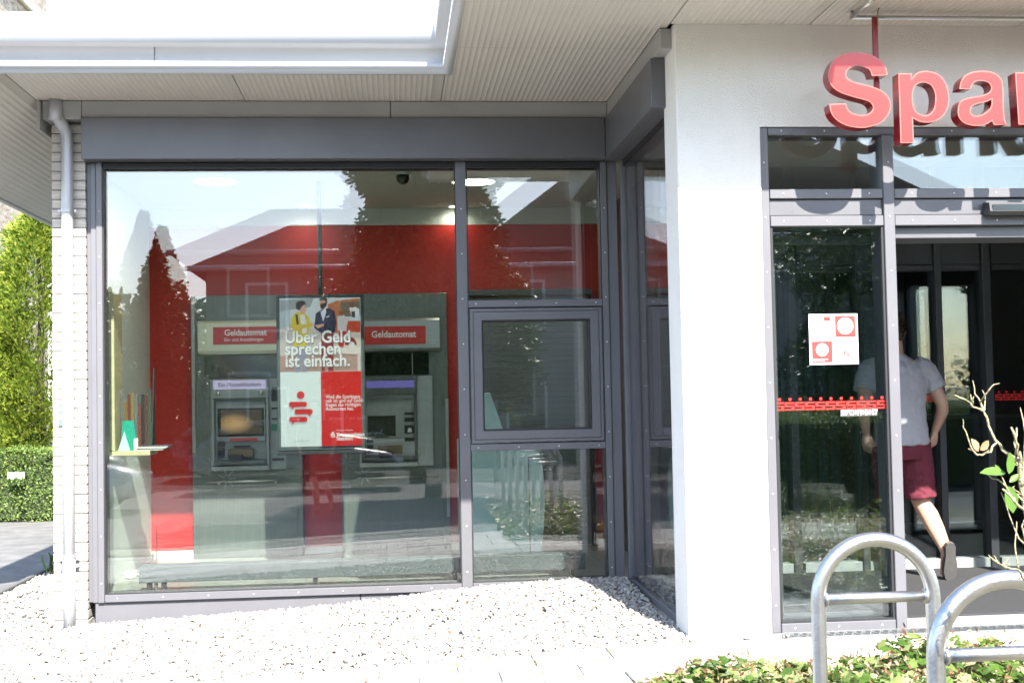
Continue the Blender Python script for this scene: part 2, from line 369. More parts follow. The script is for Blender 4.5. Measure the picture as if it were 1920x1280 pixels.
# opening sash with mitred frame
def ringframe(name, x0, x1, z0, z1, wd, y0, y1, m, parent):
    bm = bmesh.new(); o = [(x0, z0), (x1, z0), (x1, z1), (x0, z1)]; i_ = [(x0 + wd, z0 + wd), (x1 - wd, z0 + wd), (x1 - wd, z1 - wd), (x0 + wd, z1 - wd)]
    L = [[bm.verts.new((x, y, z)) for x, z in q] for q, y in ((o, y0), (i_, y0), (i_, y1), (o, y1))]
    for a, b in ((0, 1), (1, 2), (2, 3), (3, 0)):
        for k in range(4): bm.faces.new((L[a][k], L[a][(k + 1) % 4], L[b][(k + 1) % 4], L[b][k]))
    bmesh.ops.bevel(bm, geom=[e for e in bm.edges], offset=.002, segments=1, affect='EDGES')
    return bm_finish(name, bm, m, parent)
ringframe('sash_frame', .536, 1.474, 1.014, 1.957, .022, 1.985, 2.17, GREY, W)
ringframe('sash', .560, 1.450, 1.038, 1.933, .058, 1.978, 2.12, GREY, W)
ringframe('sash_gasket', .617, 1.393, 1.095, 1.876, .012, 1.99, 2.10, GASK, W)
def pane(x0, x1, z0, z1, y, tilt_x, tilt_z, parent, m=GLASS, t=.006, name='pane'):
    """a glass slab; no pane hangs perfectly true, so each leans a little"""
    cx, cz = (x0 + x1) / 2, (z0 + z1) / 2
    bm = bmesh.new(); bmbox(bm, x0 - cx, x1 - cx, -t / 2, t / 2, z0 - cz, z1 - cz)
    bmesh.ops.transform(bm, matrix=Matrix.Translation((cx, y, cz)) @ Matrix.Rotation(tilt_z, 4, 'Z') @ Matrix.Rotation(tilt_x, 4, 'X'), verts=bm.verts)
    return bm_finish(name, bm, m, parent)
for x0, x1, z0, z1 in ((-1.988, .449, .040, 2.967), (.525, 1.485, 2.014, 2.967), (.625, 1.385, 1.10, 1.87), (.525, 1.485, .040, .959)):
    big = z1 - z0 > 2
    pane(x0, x1, z0, z1, 2.030, R(-.37), 0, W)
    pane(x0, x1, z0, z1, 2.075 if big else 2.06, R(.10), R(.55) if big else R(.35), W)
for x0, x1 in ((-1.986, .449), (.525, 1.485)):
    fr('gasket', x0, x1, 1.988, 1.999, 2.955, 2.966, m=GASK, bev=0); fr('gasket', x0, x1, 1.9875, 1.999, .042, .050, m=GASK, bev=0)
for x in (-1.985, .526, 1.476): fr('gasket', x, x + .008, 1.990, 1.999, .051, 2.954, m=GASK, bev=0)
fr('gasket', .441, .449, 1.990, 1.999, .051, 2.954, m=GASK, bev=0)
pts = []
for z in np.arange(.12, 2.95, .318): pts += [(-2.006, 1.985, z), (.487, 1.985, z), (1.508, 1.985, z)]
for x in np.arange(-1.9, .44, .305): pts.append((x, 1.985, .016))
for x in np.arange(.58, 1.46, .285): pts += [(x, 1.985, .016), (x, 1.985, 1.991), (x, 1.985, .981)]
screws('screw_heads', pts, W)
# ---------------------------------------------------------------- return window (between window and white pillar)
RW = box('return_window', 1.622, 1.78, .285, 1.985, -.05, .045, GREY, B, .003)
box('jamb', 1.622, 1.70, 1.935, 1.982, .047, 3.0, GREY, RW, .003)
box('jamb', 1.615, 1.72, .34, .40, .047, 3.0, GREY, RW, .003)
box('head_bar', 1.64, 1.72, .40, 1.93, 2.95, 3.0, GASK, RW, 0)
bm = bmesh.new(); bmbox(bm, 1.640, 1.646, .40, 1.935, .045, 2.96); bm_finish('pane', bm, GLASS, RW)
bm = bmesh.new(); bmbox(bm, 1.668, 1.674, .40, 1.935, .045, 2.96); bm_finish('pane', bm, GLASS, RW)

# ---------------------------------------------------------------- entrance frame
E = box('entrance_frame', 2.070, 2.121, .015, .20, 0, 2.832, GREY, B, .003)
def ef(nm, *a, m=GREY, bev=.003): return box(nm, *a, m, E, bev)
ef('post', 2.783, 2.845, .005, .22, 0, 2.785); ef('post', 4.65, 4.71, .005, .22, 0, 2.785); ef('post', 5.365, 5.416, .015, .20, 0, 2.832)
ef('head_bar', 2.124, 5.362, .015, .20, 2.788, 2.832)
for x0, x1 in ((2.124, 2.780), (2.848, 4.647), (4.713, 5.362)):
    ef('transom', x0, x1, .01, .20, 2.425, 2.478); ef('panel', x0, x1, .03, .16, 2.330, 2.420, m=GREYD); ef('transom', x0, x1, .01, .20, 2.268, 2.326)
    ef('gasket', x0, x1, .028, .05, 2.420, 2.4245, m=GASK, bev=0); ef('gasket', x0, x1, .026, .05, 2.3265, 2.3295, m=GASK, bev=0)
    pane(x0 - .01, x1 + .01, 2.47, 2.795, .06, 0, R(.1), E, GLASSD); pane(x0 - .01, x1 + .01, 2.47, 2.795, .09, R(.3), R(-.3), E, GLASSD)
for x0, x1 in ((2.124, 2.780), (4.713, 5.362)):
    ef('sill_bar', x0, x1, .01, .20, -.005, .050); ef('gasket', x0, x1, .016, .03, .050, .062, m=GASK, bev=0)
    pane(x0 - .01, x1 + .01, .05, 2.27, .055, R(-.1), R(.12), E, GLASSD); pane(x0 - .01, x1 + .01, .05, 2.27, .085, R(.15), R(-.2), E, GLASSD)
    ef('gasket', x1 - .012, x1, .022, .03, .062, 2.266, m=GASK, bev=0); ef('gasket', x0, x0 + .012, .022, .03, .062, 2.266, m=GASK, bev=0)
ef('door_header', 2.848, 4.647, .06, .34, 2.20, 2.266, m=GREYD)
pts = []
for z in np.arange(.15, 2.8, .31): pts += [(2.095, .015, z), (2.814, .005, z)]
for x in (2.2, 2.45, 2.7): pts += [(x, .01, .024), (x, .01, 2.296), (x, .01, 2.452), (x, .015, 2.81)]
for x in (2.95, 3.2, 3.45, 3.7): pts += [(x, .01, 2.296), (x, .01, 2.452), (x, .015, 2.81)]
screws('screw_heads', pts, E)
# sliding leaf pushed back behind the side pane
SLD = ringframe('sliding_door', 2.16, 2.885, .02, 2.235, .045, .225, .265, GREY, B)
pane(2.20, 2.845, .06, 2.20, .245, 0, 0, SLD, GLASSD)
# vestibule: inner glazed wall
DINN = mat('shaded_inner_frame', (.045, .046, .05), .4)  # same anthracite paint as the front frames, darkened to carry the vestibule's shade
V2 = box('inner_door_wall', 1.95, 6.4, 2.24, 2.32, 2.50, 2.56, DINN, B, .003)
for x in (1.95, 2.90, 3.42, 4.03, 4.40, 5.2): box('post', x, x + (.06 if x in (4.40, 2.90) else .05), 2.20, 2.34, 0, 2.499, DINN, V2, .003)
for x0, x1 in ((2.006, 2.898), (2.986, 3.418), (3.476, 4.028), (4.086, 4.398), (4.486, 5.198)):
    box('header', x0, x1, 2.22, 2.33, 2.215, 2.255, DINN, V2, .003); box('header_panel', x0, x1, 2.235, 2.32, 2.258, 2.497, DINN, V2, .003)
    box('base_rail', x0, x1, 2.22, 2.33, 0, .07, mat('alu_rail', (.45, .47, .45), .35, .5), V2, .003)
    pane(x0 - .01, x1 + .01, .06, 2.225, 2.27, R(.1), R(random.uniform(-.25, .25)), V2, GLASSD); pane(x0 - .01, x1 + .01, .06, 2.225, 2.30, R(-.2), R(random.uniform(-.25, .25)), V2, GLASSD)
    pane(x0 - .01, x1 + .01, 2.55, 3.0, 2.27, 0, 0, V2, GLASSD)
# interior surfaces
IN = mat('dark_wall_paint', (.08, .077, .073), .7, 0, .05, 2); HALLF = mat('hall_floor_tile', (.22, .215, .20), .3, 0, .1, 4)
box('lobby_floor', -2.14, 1.60, 2.175, 4.30, -.3, .0, FLOOR, B, 0)
box('lobby_floor_edge', 1.60, 1.94, 2.345, 4.30, -.3, -.001, FLOOR, B, 0)
box('entrance_floor', 1.60, 8.2, .335, 2.34, -.3, -.004, mat('vestibule_tile', (.36, .35, .33), .4, 0, .08, 4), B, 0)
box('threshold', 2.07, 5.41, .0, .333, -.3, -.003, MATS['vestibule_tile'], B, 0)
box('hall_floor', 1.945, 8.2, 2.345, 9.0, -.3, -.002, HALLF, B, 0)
box('ceiling', -2.14, 8.2, 2.08, 9.0, 3.01, 3.06, mat('ceiling_paint', (.50, .50, .44), .8), B, 0)
box('ceiling', 1.69, 8.2, .335, 2.075, 3.012, 3.062, MATS['ceiling_paint'], B, 0)
box('lobby_side_wall', -2.118, -2.10, 2.18, 4.30, 0, 3.008, WHITEW, B, 0)
box('lobby_back_wall', -2.10, 1.94, 4.30, 4.40, 2.86, 3.008, WHITEW, B, 0)
box('lobby_red_wall', -2.10, 1.94, 4.30, 4.40, .062, 2.857, REDW, B, 0)
box('skirting', -2.098, 1.94, 4.285, 4.40, 0, .060, WHITEP, B, .003)
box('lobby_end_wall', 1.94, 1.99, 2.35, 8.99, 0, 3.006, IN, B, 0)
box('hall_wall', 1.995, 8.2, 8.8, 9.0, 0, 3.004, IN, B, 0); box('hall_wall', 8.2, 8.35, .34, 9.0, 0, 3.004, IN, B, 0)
box('hall_red_panel', 2.02, 2.10, .345, .42, .16, 2.05, REDW, B, .003)

# ================================================================== THINGS ON THE FACADE
# downpipe
D = thing('downpipe', 'grey zinc rainwater downpipe running down the front of the brick pillar', 'downpipe', (-2.208, 1.945, -.2))
tube('pipe', [(-2.208, 1.945, -.2), (-2.208, 1.945, 1.3), (-2.208, 1.945, 3.15), (-2.212, 1.942, 3.20), (-2.235, 1.925, 3.25), (-2.262, 1.90, 3.29), (-2.27, 1.893, 3.33)], [.039] * 3 + [.040, .042, .042, .043], ZINC, D, 20)
tube('outlet', [(-2.270, 1.89, 3.27), (-2.270, 1.89, 3.42)], .046, ZINC, D, 20)
tube('sleeve', [(-2.208, 1.945, -.2), (-2.208, 1.945, .30)], .0415, ZINC, D, 20)
for z in (2.66, .315):
    c = lathe('clamp', [(.0405, -.013), (.0445, -.013), (.0445, .013), (.0405, .013)], (-2.208, 1.945, z), mat('clamp_zinc', (.42, .42, .42), .4, .6), D, 20, smooth=False)
    boxes('lug', [(-2.272, -2.252, 1.94, 1.955, z - .011, z + .011), (-2.164, -2.144, 1.94, 1.955, z - .011, z + .011)], MATS['clamp_zinc'], c, .002)
boxes('wall_bolt', [(-2.268, -2.246, 1.955, 1.995, .235, .258), (-2.172, -2.148, 1.955, 1.995, .237, .260)], MATS['clamp_zinc'], D, .003)
hp = thing('hydrant_plate', 'small blue number plate half hidden behind the downpipe on the brick pillar', 'plate', (-2.255, 1.99, 1.27))
box('plate', -2.284, -2.20, 1.985, 1.990, 1.195, 1.345, mat('plate_blue', (.10, .16, .28), .4), hp, .001)
text('lettering', 'A', -2.281, 1.9845, 1.30, .036, WHITEP, hp, .002); text('lettering', '7', -2.279, 1.9845, 1.24, .045, WHITEP, hp, .002)

# sign letters, hung from the soffit on rails
SG = {'S': [[(2.668,3.026,1),(2.583,3.021,1),(2.567,3.059),(2.508,3.077),(2.468,3.066),(2.441,3.04),(2.447,3.006),(2.495,2.984),(2.579,2.964),(2.638,2.936),(2.671,2.895),(2.675,2.851),(2.653,2.803),(2.612,2.766),(2.552,2.746),(2.498,2.741),(2.424,2.754),(2.371,2.785),(2.345,2.822),(2.337,2.868,1),(2.428,2.873,1),(2.441,2.836),(2.47,2.817),(2.515,2.809),(2.555,2.82),(2.577,2.846),(2.571,2.87),(2.547,2.888),(2.478,2.906),(2.4,2.933),(2.357,2.967),(2.341,3.015),(2.35,3.063),(2.376,3.107),(2.426,3.138),(2.496,3.149),(2.574,3.139),(2.628,3.11),(2.66,3.07)]],
'p': [[(2.73,3.036,1),(2.803,3.036,1),(2.802,3.01,1),(2.836,3.04),(2.89,3.049),(2.95,3.032),(2.988,2.988),(3.004,2.915),(2.992,2.847),(2.952,2.795),(2.891,2.771),(2.836,2.774),(2.795,2.793,1),(2.791,2.659,1),(2.718,2.659,1)],[(2.868,2.988),(2.906,2.973),(2.924,2.939),(2.927,2.9),(2.916,2.847),(2.891,2.817),(2.857,2.808),(2.821,2.824),(2.802,2.861),(2.8,2.91),(2.81,2.953),(2.833,2.98)]],
'a': [[(3.064,2.952,1),(3.081,3.003),(3.121,3.037),(3.187,3.051),(3.257,3.043),(3.299,3.014),(3.31,2.969),(3.306,2.852),(3.308,2.788),(3.318,2.759,1),(3.247,2.756,1),(3.237,2.779,1),(3.201,2.759),(3.151,2.751),(3.086,2.764),(3.052,2.798),(3.049,2.842),(3.067,2.886),(3.116,2.905),(3.187,2.917),(3.23,2.935),(3.244,2.961),(3.23,2.987),(3.19,2.998),(3.154,2.991),(3.135,2.969),(3.128,2.952,1)],[(3.242,2.896,1),(3.206,2.881),(3.155,2.871),(3.124,2.852),(3.121,2.822),(3.143,2.806),(3.183,2.813),(3.224,2.84),(3.239,2.867)]],
'r': [[(3.385,3.043,1),(3.456,3.043,1),(3.456,3.005,1),(3.478,3.035),(3.515,3.051),(3.548,3.052,1),(3.548,2.975,1),(3.510,2.972),(3.475,2.955),(3.462,2.91),(3.461,2.759,1),(3.385,2.759,1)]],
'k': [[(3.60,3.149,1),(3.675,3.149,1),(3.675,2.94,1),(3.765,3.043,1),(3.855,3.043,1),(3.755,2.935,1),(3.865,2.759,1),(3.775,2.759,1),(3.702,2.882,1),(3.675,2.852,1),(3.675,2.759,1),(3.60,2.759,1)]],
'e': [[(0,2.905),(.02,2.98),(.07,3.035),(.135,3.051),(.20,3.035),(.245,2.98),(.255,2.88,1),(.075,2.88,1),(.09,2.83),(.135,2.81),(.175,2.825),(.185,2.84,1),(.25,2.84,1),(.225,2.785),(.135,2.75),(.06,2.77),(.015,2.83)],[(.078,2.925,1),(.18,2.925,1),(.165,2.975),(.13,2.992),(.095,2.975)]]}
def smoothloop(L, sk, dx=0):
    P = [(x - sk * (z - 2.9) + dx, z) for x, z, *_ in L]; cn = [len(q) > 2 for q in L]; n = len(P); out = []
    for i in range(n):
        p0, p1, p2, p3 = (Vector(P[(i + d) % n]) for d in (-1, 0, 1, 2))
        t1 = Vector((0, 0)) if cn[i] else (p2 - p0) * .5
        t2 = Vector((0, 0)) if cn[(i + 1) % n] else (p3 - p1) * .5
        if cn[i] and cn[(i + 1) % n]: out.append(tuple(p1)); continue
        if cn[i]: t1 = (p2 - p1) * 1.0
        if cn[(i + 1) % n]: t2 = (p2 - p1) * 1.0
        for s in (0, .25, .5, .75):
            h = (2*s**3-3*s**2+1)*p1 + (s**3-2*s**2+s)*t1 + (-2*s**3+3*s**2)*p2 + (s**3-s**2)*t2; out.append(tuple(h))
    return out
def letter(ch, dx, parent, sk=.03, scale=1.0):
    loops = [smoothloop(L, sk if ch != 'e' else 0, dx) for L in SG[ch]]
    if scale != 1: loops = [[((x - dx - 2.337) * scale + dx + 2.337, (z - 2.741) * scale + 2.755) for x, z in L] for L in loops]
    def make(nm, y0, y1, grow, m, par, bev):
        c = bpy.data.curves.new(nm, 'CURVE'); c.dimensions = '2D'; c.fill_mode = 'BOTH'; c.extrude = (y1 - y0) / 2; c.offset = grow; c.bevel_depth = bev; c.bevel_resolution = 1
        for L in loops:
            s = c.splines.new('POLY'); s.points.add(len(L) - 1); s.use_cyclic_u = True
            for p, (x, z) in zip(s.points, L): p.co = (x, z, 0, 1)
        o = bpy.data.objects.new(nm, c); col.objects.link(o); bpy.context.view_layer.update()
        me = bpy.data.meshes.new_from_object(o.evaluated_get(bpy.context.evaluated_depsgraph_get())); bpy.data.objects.remove(o); bpy.data.curves.remove(c)
        me.transform(Matrix.Translation((0, (y0 + y1) / 2, 0)) @ Matrix.Rotation(R(90), 4, 'X')); return finish(nm, me, m, par)
    b = make('letter', -.392, -.31, 0, SIGNSIDE, parent, 0)
    make('letter_face', -.4005, -.393, -.0065, SIGNRED, b, 0)
    make('letter_rim', -.3985, -.3925, 0, mat('sign_rim', (.50, .11, .09), .3), b, 0)
    return b
SGN = thing('sign_lettering', 'big red three-dimensional letters above the entrance reading Sparkasse', 'sign', (2.5, -.35, 2.75))
for ch, dx, s_ in (('S', 0, 1), ('p', 0, 1), ('a', 0, 1), ('r', 0, 1), ('k', 0, 1), ('a', .83, 1), ('S', 1.84, .74), ('S', 2.12, .74), ('e', 4.76, 1)): letter(ch, dx, SGN, scale=s_)
tube('rail', [(2.52, -.27, 3.375), (5.2, -.27, 3.375)], .013, STEEL, SGN); tube('rail_hanger', [(2.525, -.27, 3.37), (2.525, -.27, 3.41)], .011, STEEL, SGN)
tube('rail_hanger', [(2.525, -.55, 3.374), (2.525, -.55, 3.41)], .011, STEEL, SGN); tube('rail_bracket', [(2.525, -.27, 3.376), (2.525, -.55, 3.376)], .011, STEEL, SGN)
RB = mat('red_bracket', (.25, .015, .025), .4)
box('hanger_strip', 2.625, 2.655, -.309, -.295, 2.80, 3.37, RB, SGN, .002); box('hanger_strip', 4.28, 4.31, -.309, -.295, 2.80, 3.37, RB, SGN, .002)
tube('cable', [(2.655, -.33, 3.41), (2.645, -.34, 3.39), (2.648, -.33, 3.36), (2.655, -.305, 3.32)], .004, mat('cable_grey', (.25, .22, .12), .6), SGN, 6)

# door sensor and small devices
s = thing('door_sensor', 'black motion sensor box fixed on the panel above the sliding door', 'sensor', (3.6, 0, 2.34))
prismx('housing', [(.012, 2.315), (-.055, 2.315), (-.075, 2.335), (-.065, 2.385), (.012, 2.395)], 3.37, 3.72, DARK, s)
box('lens', 3.385, 3.70, -.0765, -.070, 2.338, 2.372, mat('smoked_lens', (.012, .018, .022), .12), s, .002)
s = thing('door_switch', 'small dark switch box beside the door header inside the entrance', 'switch', (2.9, .2, 2.13))
box('housing', 2.89, 2.96, .27, .33, 2.07, 2.16, DARK, s, .006); box('badge', 2.893, 2.925, .267, .2695, 2.10, 2.12, WHITEP, s, .001)

# stickers on the side pane
RS = mat('sticker_red', (.50, .035, .03), .4); RS2 = mat('sticker_bright_red', (.75, .025, .02), .4)
def s_logo(poly, cx, z0, w_, h_):
    t = h_ / 5
    for a in ((0, 0, 1, .2), (.72, .2, 1, .42), (0, .40, 1, .60), (0, .60, .28, .80), (0, .80, 1, 1.0)):
        poly.append([(cx + (a[0] - .5) * w_, z0 + a[1] * h_), (cx + (a[2] - .5) * w_, z0 + a[1] * h_), (cx + (a[2] - .5) * w_, z0 + a[3] * h_), (cx + (a[0] - .5) * w_, z0 + a[3] * h_)])
def multi(name, polys, y, m, parent):
    bm = bmesh.new()
    for q in polys: bm.faces.new([bm.verts.new((x, y, z)) for x, z in q])
    bmesh.ops.recalc_face_normals(bm, faces=bm.faces)
    for f in bm.faces:
        if f.normal.y > 0: f.normal_flip()
    me = bpy.data.meshes.new(name); bm.to_mesh(me); bm.free(); return finish(name, me, m, parent)
def sband(x0, n, z, y, lab, w_=.0595):
    t = thing('glass_marking', lab, 'sticker', (x0, y, z))
    for k in range(n):
        q = []; cx = x0 + w_ * (k + .5); s_logo(q, cx, z, w_ * .93, .046); q.append(circ(cx + .004, z + .062, .0085, 12))
        multi('logo', q, y, RS2, t)
    return t
sband(2.124, 11, 1.232, .046, 'row of red S logos with dots across the left side pane of the entrance')
sband(3.48, 9, 1.235, 2.255, 'row of red S logos on the inner door pane behind the walking man', .06); sband(4.49, 9, 1.235, 2.255, 'row of red S logos on the inner pane at the right edge', .06)
T = thing('info_sticker', 'square white sticker with red fields on the side pane of the entrance', 'sticker', (2.48, .045, 1.5))
y0 = .045; prism('sheet', [(2.338, 1.486), (2.622, 1.486), (2.622, 1.772), (2.338, 1.772)], y0 - .0008, y0, mat('sticker_white', (.74, .74, .74), .5), T)
multi('red_field', [[(2.490, 1.640), (2.608, 1.640), (2.608, 1.760), (2.490, 1.760)], [(2.352, 1.498), (2.470, 1.498), (2.470, 1.618), (2.352, 1.618)], [(2.425, 1.733), (2.463, 1.733), (2.463, 1.758), (2.425, 1.758)]], y0 - .002, RS, T)
for dq in ((2.549, 1.703, .047), (2.411, 1.570, .036)): multi('white_disc', [circ(*dq, 28)], y0 - .003, MATS['sticker_white'], T)
GP = mat('sticker_grey_print', (.42, .40, .40), .6)
multi('print_lines', [[(2.352 + d, z), (2.44 - e, z), (2.44 - e, z + .0022), (2.352 + d, z + .0022)] for z, d, e in ((1.70, 0, .01), (1.691, 0, 0), (1.682, 0, .02), (1.665, .0, .0), (1.656, 0, .01), (1.647, 0, .03))], y0 - .002, mat('sticker_faint_print', (.60, .60, .60), .6), T)
multi('disc_lines', [[(2.525, z), (2.575, z), (2.575, z + .002), (2.525, z + .002)] for z in (1.70, 1.71, 1.692)] + [[(2.388, 1.592), (2.434, 1.548), (2.436, 1.550), (2.390, 1.594)]], y0 - .004, RS, T)
def arc(cx, cz, r, t, a0, a1, n=10):
    A = [R(a0 + (a1 - a0) * k / n) for k in range(n + 1)]
    return [(cx + (r + t) * math.cos(a), cz + (r + t) * math.sin(a)) for a in A] + [(cx + r * math.cos(a), cz + r * math.sin(a)) for a in A[::-1]]
q = [arc(2.551, 1.590, r_, .0035, 50, 130) for r_ in (.012, .021, .030)] + [circ(2.551, 1.570, .004, 10)]; s_logo(q, 2.551, 1.530, .032, .029)
multi('wireless_logo', q, y0 - .002, RS, T); text('lettering', 'WLAN', 2.551, y0 - .002, 1.511, .013, GP, T, 0, 'CENTER', ltr=1.3)
text('lettering', 'Bitte keine Werbung', 2.358, y0 - .003, 1.514, .010, MATS['sticker_white'], T); text('lettering', 'Rauchen verboten', 2.358, y0 - .003, 1.505, .009, MATS['sticker_white'], T)
T = thing('blessing_sticker', 'narrow grey sticker with white chalk-style writing below the red logo row', 'sticker', (2.6, .045, 1.2))
prism('strip', [(2.506, 1.191), (2.722, 1.193), (2.722, 1.232), (2.506, 1.230)], .0445, .0455, mat('sticker_strip_grey', (.065, .065, .065), .6), T)
text('lettering', '20*C+M+B+17', 2.511, .0435, 1.200, .0385, WHITEP, T, .0012, sx=.88)

# ================================================================== INSIDE THE LOBBY
LIL = emis('lilac_display', srgb(150, 140, 240), .10); LILW = emis('lilac_white_display', srgb(225, 215, 255), .16)
FACE = mat('machine_grey', (.30, .33, .33), .4, .2, .05, 4); FACED = mat('machine_dark_grey', (.10, .115, .115), .4)
CREAM = mat('cream_steel', (.66, .66, .52), .35, .4, .04, 2)
MIRR = mat('mirror_panel', (.75, .80, .76), .06, 1.0); SCRE = mat('dark_screen', (.03, .035, .03), .12)
PRW = mat('print_white', (.85, .84, .86), .5)
def atm(cx, variant, label):
    t = thing('cash_machine', label, 'cash machine', (cx, 4.2, 0), 'cash machines on the red wall')
    X = lambda d: cx + d
    f0 = 4.17
    box('surround', X(-.465), X(.465), f0, 4.298, 0, 2.245, STEELD, t, .004)
    box('edge_trim', X(-.465), X(-.435), f0 - .012, f0 - .001, .9, 2.24, STEEL, t, .002) if variant == 1 else box('edge_trim', X(.438), X(.465), f0 - .012, f0 - .001, .3, 1.32, STEEL, t, .002)
    sb = prismx('sign_box', [(f0 - .002, 1.735), (f0 - .10, 1.745), (f0 - .12, 1.765), (f0 - .12, 2.0), (f0 - .10, 2.02), (f0 - .002, 2.02)], X(-.395), X(.395), CREAM if variant == 1 else STEEL, t)
    if variant == 1:
        box('sign_plate', X(-.265), X(.265), f0 - .125, f0 - .121, 1.817, 1.966, RS, sb, .001)
        text('lettering', 'Geldautomat', X(-.172), f0 - .126, 1.893, .073, PRW, sb, .0014, sx=.92); text('lettering', 'Ein- und Auszahlungen', X(-.172), f0 - .126, 1.845, .040, PRW, sb, .0003, sx=.90)
    else:
        box('sign_plate', X(-.275), X(.275), f0 - .125, f0 - .121, 1.797, 1.953, RS, sb, .001)
        text('lettering', 'Geldautomat', X(0), f0 - .126, 1.858, .080, PRW, sb, .0014, 'CENTER', sx=.9)
    box('mirror', X(-.36), X(.30), f0 - .012, f0 - .002, 1.535, 1.728, MIRR if variant == 1 else mat('black_glass', (.012, .014, .013), .07), t, .001)
    if variant == 2: box('mirror_joint', X(.155), X(.160), f0 - .015, f0 - .0125, 1.537, 1.726, STEEL, t, 0)
    # machine fascia
    x0, x1 = X(-.29), X(.19)
    mc = box('machine_front', x0 - .02, x1 + .14, f0 - .02, f0 - .003, .745, 1.525, FACE if variant == 1 else STEEL, t, .004)
    box('hood', x0, x1, f0 - .10, f0 - .021, 1.36, 1.525, FACE if variant == 1 else FACED, mc, .006)
    box('cheek', x0, x0 + .022, f0 - .09, f0 - .021, .79, 1.358, FACE if variant == 1 else FACED, mc, .004); box('cheek', x1 - .022, x1, f0 - .09, f0 - .021, .79, 1.358, FACE if variant == 1 else FACED, mc, .004)
    d = box('display_panel', x0 + .022 + .01, x1 - .032, f0 - .05, f0 - .021, .99, 1.33, FACE, mc, .004)
    if variant == 1:
        ttl = box('title_display', x0 + .02, x1 - .02, f0 - .103, f0 - .101, 1.437, 1.513, LILW, mc, .001)
        text('lettering', 'Ein-/Auszahlsystem', (x0 + x1) / 2, f0 - .1045, 1.461, .048, mat('print_violet', (.06, .045, .13), .5), mc, .0006, 'CENTER', sx=.97)
        for lx in (x0 + .06, x1 - .06): lathe('spot', [(.006, -.02), (.017, -.016), (.018, .0), (.012, .004)], (lx, f0 - .104, 1.405), STEEL, mc, 12, 'Y')
        box('screen', x0 + .045, x1 - .045, f0 - .054, f0 - .0505, 1.035, 1.275, SCRE, d, .001)
        # screen with warm glow
        m = bpy.data.materials.new('warm_screen'); m.use_nodes = True; n_, l_ = m.node_tree.nodes, m.node_tree.links; p = n_['Principled BSDF']
        tc = n_.new('ShaderNodeTexCoord'); mp = n_.new('ShaderNodeMapping'); gr = n_.new('ShaderNodeTexGradient'); gr.gradient_type = 'SPHERICAL'
        mp.inputs['Scale'].default_value = (1.8, 1.0, 2.0); mp.inputs['Location'].default_value = (-.60, -.5, -.9 + .02)
        l_.new(tc.outputs['Generated'], mp.inputs[0]); l_.new(mp.outputs[0], gr.inputs[0]); rp = n_.new('ShaderNodeValToRGB')
        rp.color_ramp.elements[0].color = (.022, .018, .012, 1); rp.color_ramp.elements[1].color = (.19, .115, .045, 1); rp.color_ramp.elements[1].position = .55
        l_.new(gr.outputs['Fac'], rp.inputs[0]); l_.new(rp.outputs[0], p.inputs['Emission Color']); p.inputs['Emission Strength'].default_value = .75; p.inputs['Base Color'].default_value = (.03, .03, .03, 1); p.inputs['Roughness'].default_value = .15
        box('screen_image', x0 + .072, x1 - .058, f0 - .0565, f0 - .0545, 1.052, 1.262, m, d, 0)
        box('note_strip', x0 + .145, x1 - .10, f0 - .055, f0 - .0505, .995, 1.020, mat('strip_red', (.5, .05, .04), .4), d, .001)
        box('slot', x0 + .18, x1 - .16, f0 - .056, f0 - .0515, .940, .957, DARK, d, .001)
    else:
        box('title_display', x0 + .05, x1 - .02, f0 - .103, f0 - .101, 1.425, 1.485, LIL, mc, .001)
        box('screen', x0 + .055, x0 + .295, f0 - .054, f0 - .0505, 1.01, 1.185, SCRE, d, .001)
        box('slot', x0 + .115, x0 + .235, f0 - .056, f0 - .0515, .995, 1.006, DARK, d, .001)
        for z_, h_, mm in ((1.19, .02, DARK), (1.13, .035, SCRE), (1.03, .07, DARK), (.96, .03, SCRE)):
            box('reader', X(.08), X(.165), f0 - .062, f0 - .0515, z_, z_ + h_, mm, d, .002)
        prism('card_guide', [(X(.105), 1.04), (X(.145), 1.04), (X(.138), 1.075), (X(.112), 1.075)], f0 - .068, f0 - .063, WHITEP, d)
    kp = box('shelf', x0 + .024, x1 - .024, f0 - .14, f0 - .021, .80, .835, FACED, mc, .005)
    box('note_mouth', x0 + .14, x1 - .13, f0 - .12, f0 - .021, .86, .93, mat('bronze_slot', (.20, .15, .09), .3, .5), mc, .004)
    box('keypad_hood', x0 + .15, x0 + .27, f0 - .17, f0 - .125, .836, .885, DARK, kp, .008)
    boxes('icon_pads', [(x0 + .045, x0 + .10, f0 - .06, f0 - .03, .955, .995), (x0 + .045, x0 + .10, f0 - .06, f0 - .03, .87, .935)], DARK, mc, .003)
    box('front_lip', x0, x1, f0 - .12, f0 - .021, .748, .788, STEEL if variant == 2 else FACE, mc, .004)
    if variant == 1: boxes('side_readers', [(x1 + .02, x1 + .12, f0 - .032, f0 - .0205, z_, z_ + h_) for z_, h_ in ((1.33, .12), (1.26, .015), (1.17, .015), (.82, .02))], DARK, mc, .002); box('card_slot', x1 + .02, x1 + .10, f0 - .034, f0 - .0205, 1.08, 1.13, mat('slot_green', (.02, .22, .12), .4), mc, .003)
    rl = tube('hand_rail', [(X(-.33), f0 - .08, .655), (X(.33 if variant == 1 else .37), f0 - .08, .655)], .009, STEEL, t, 10)
    for d_ in (-.24, .24): tube('rail_bracket', [(X(d_), f0 - .001, .635), (X(d_), f0 - .06, .635), (X(d_), f0 - .08, .648)], .008, STEEL, rl, 8)
    box('lower_panel', X(-.415), X(.415), f0 - .006, f0 - .0005, .012, .60, STEELD, t, .002)
    return t
atm(-1.262, 1, 'left cash machine with lilac title display and warm glowing screen')
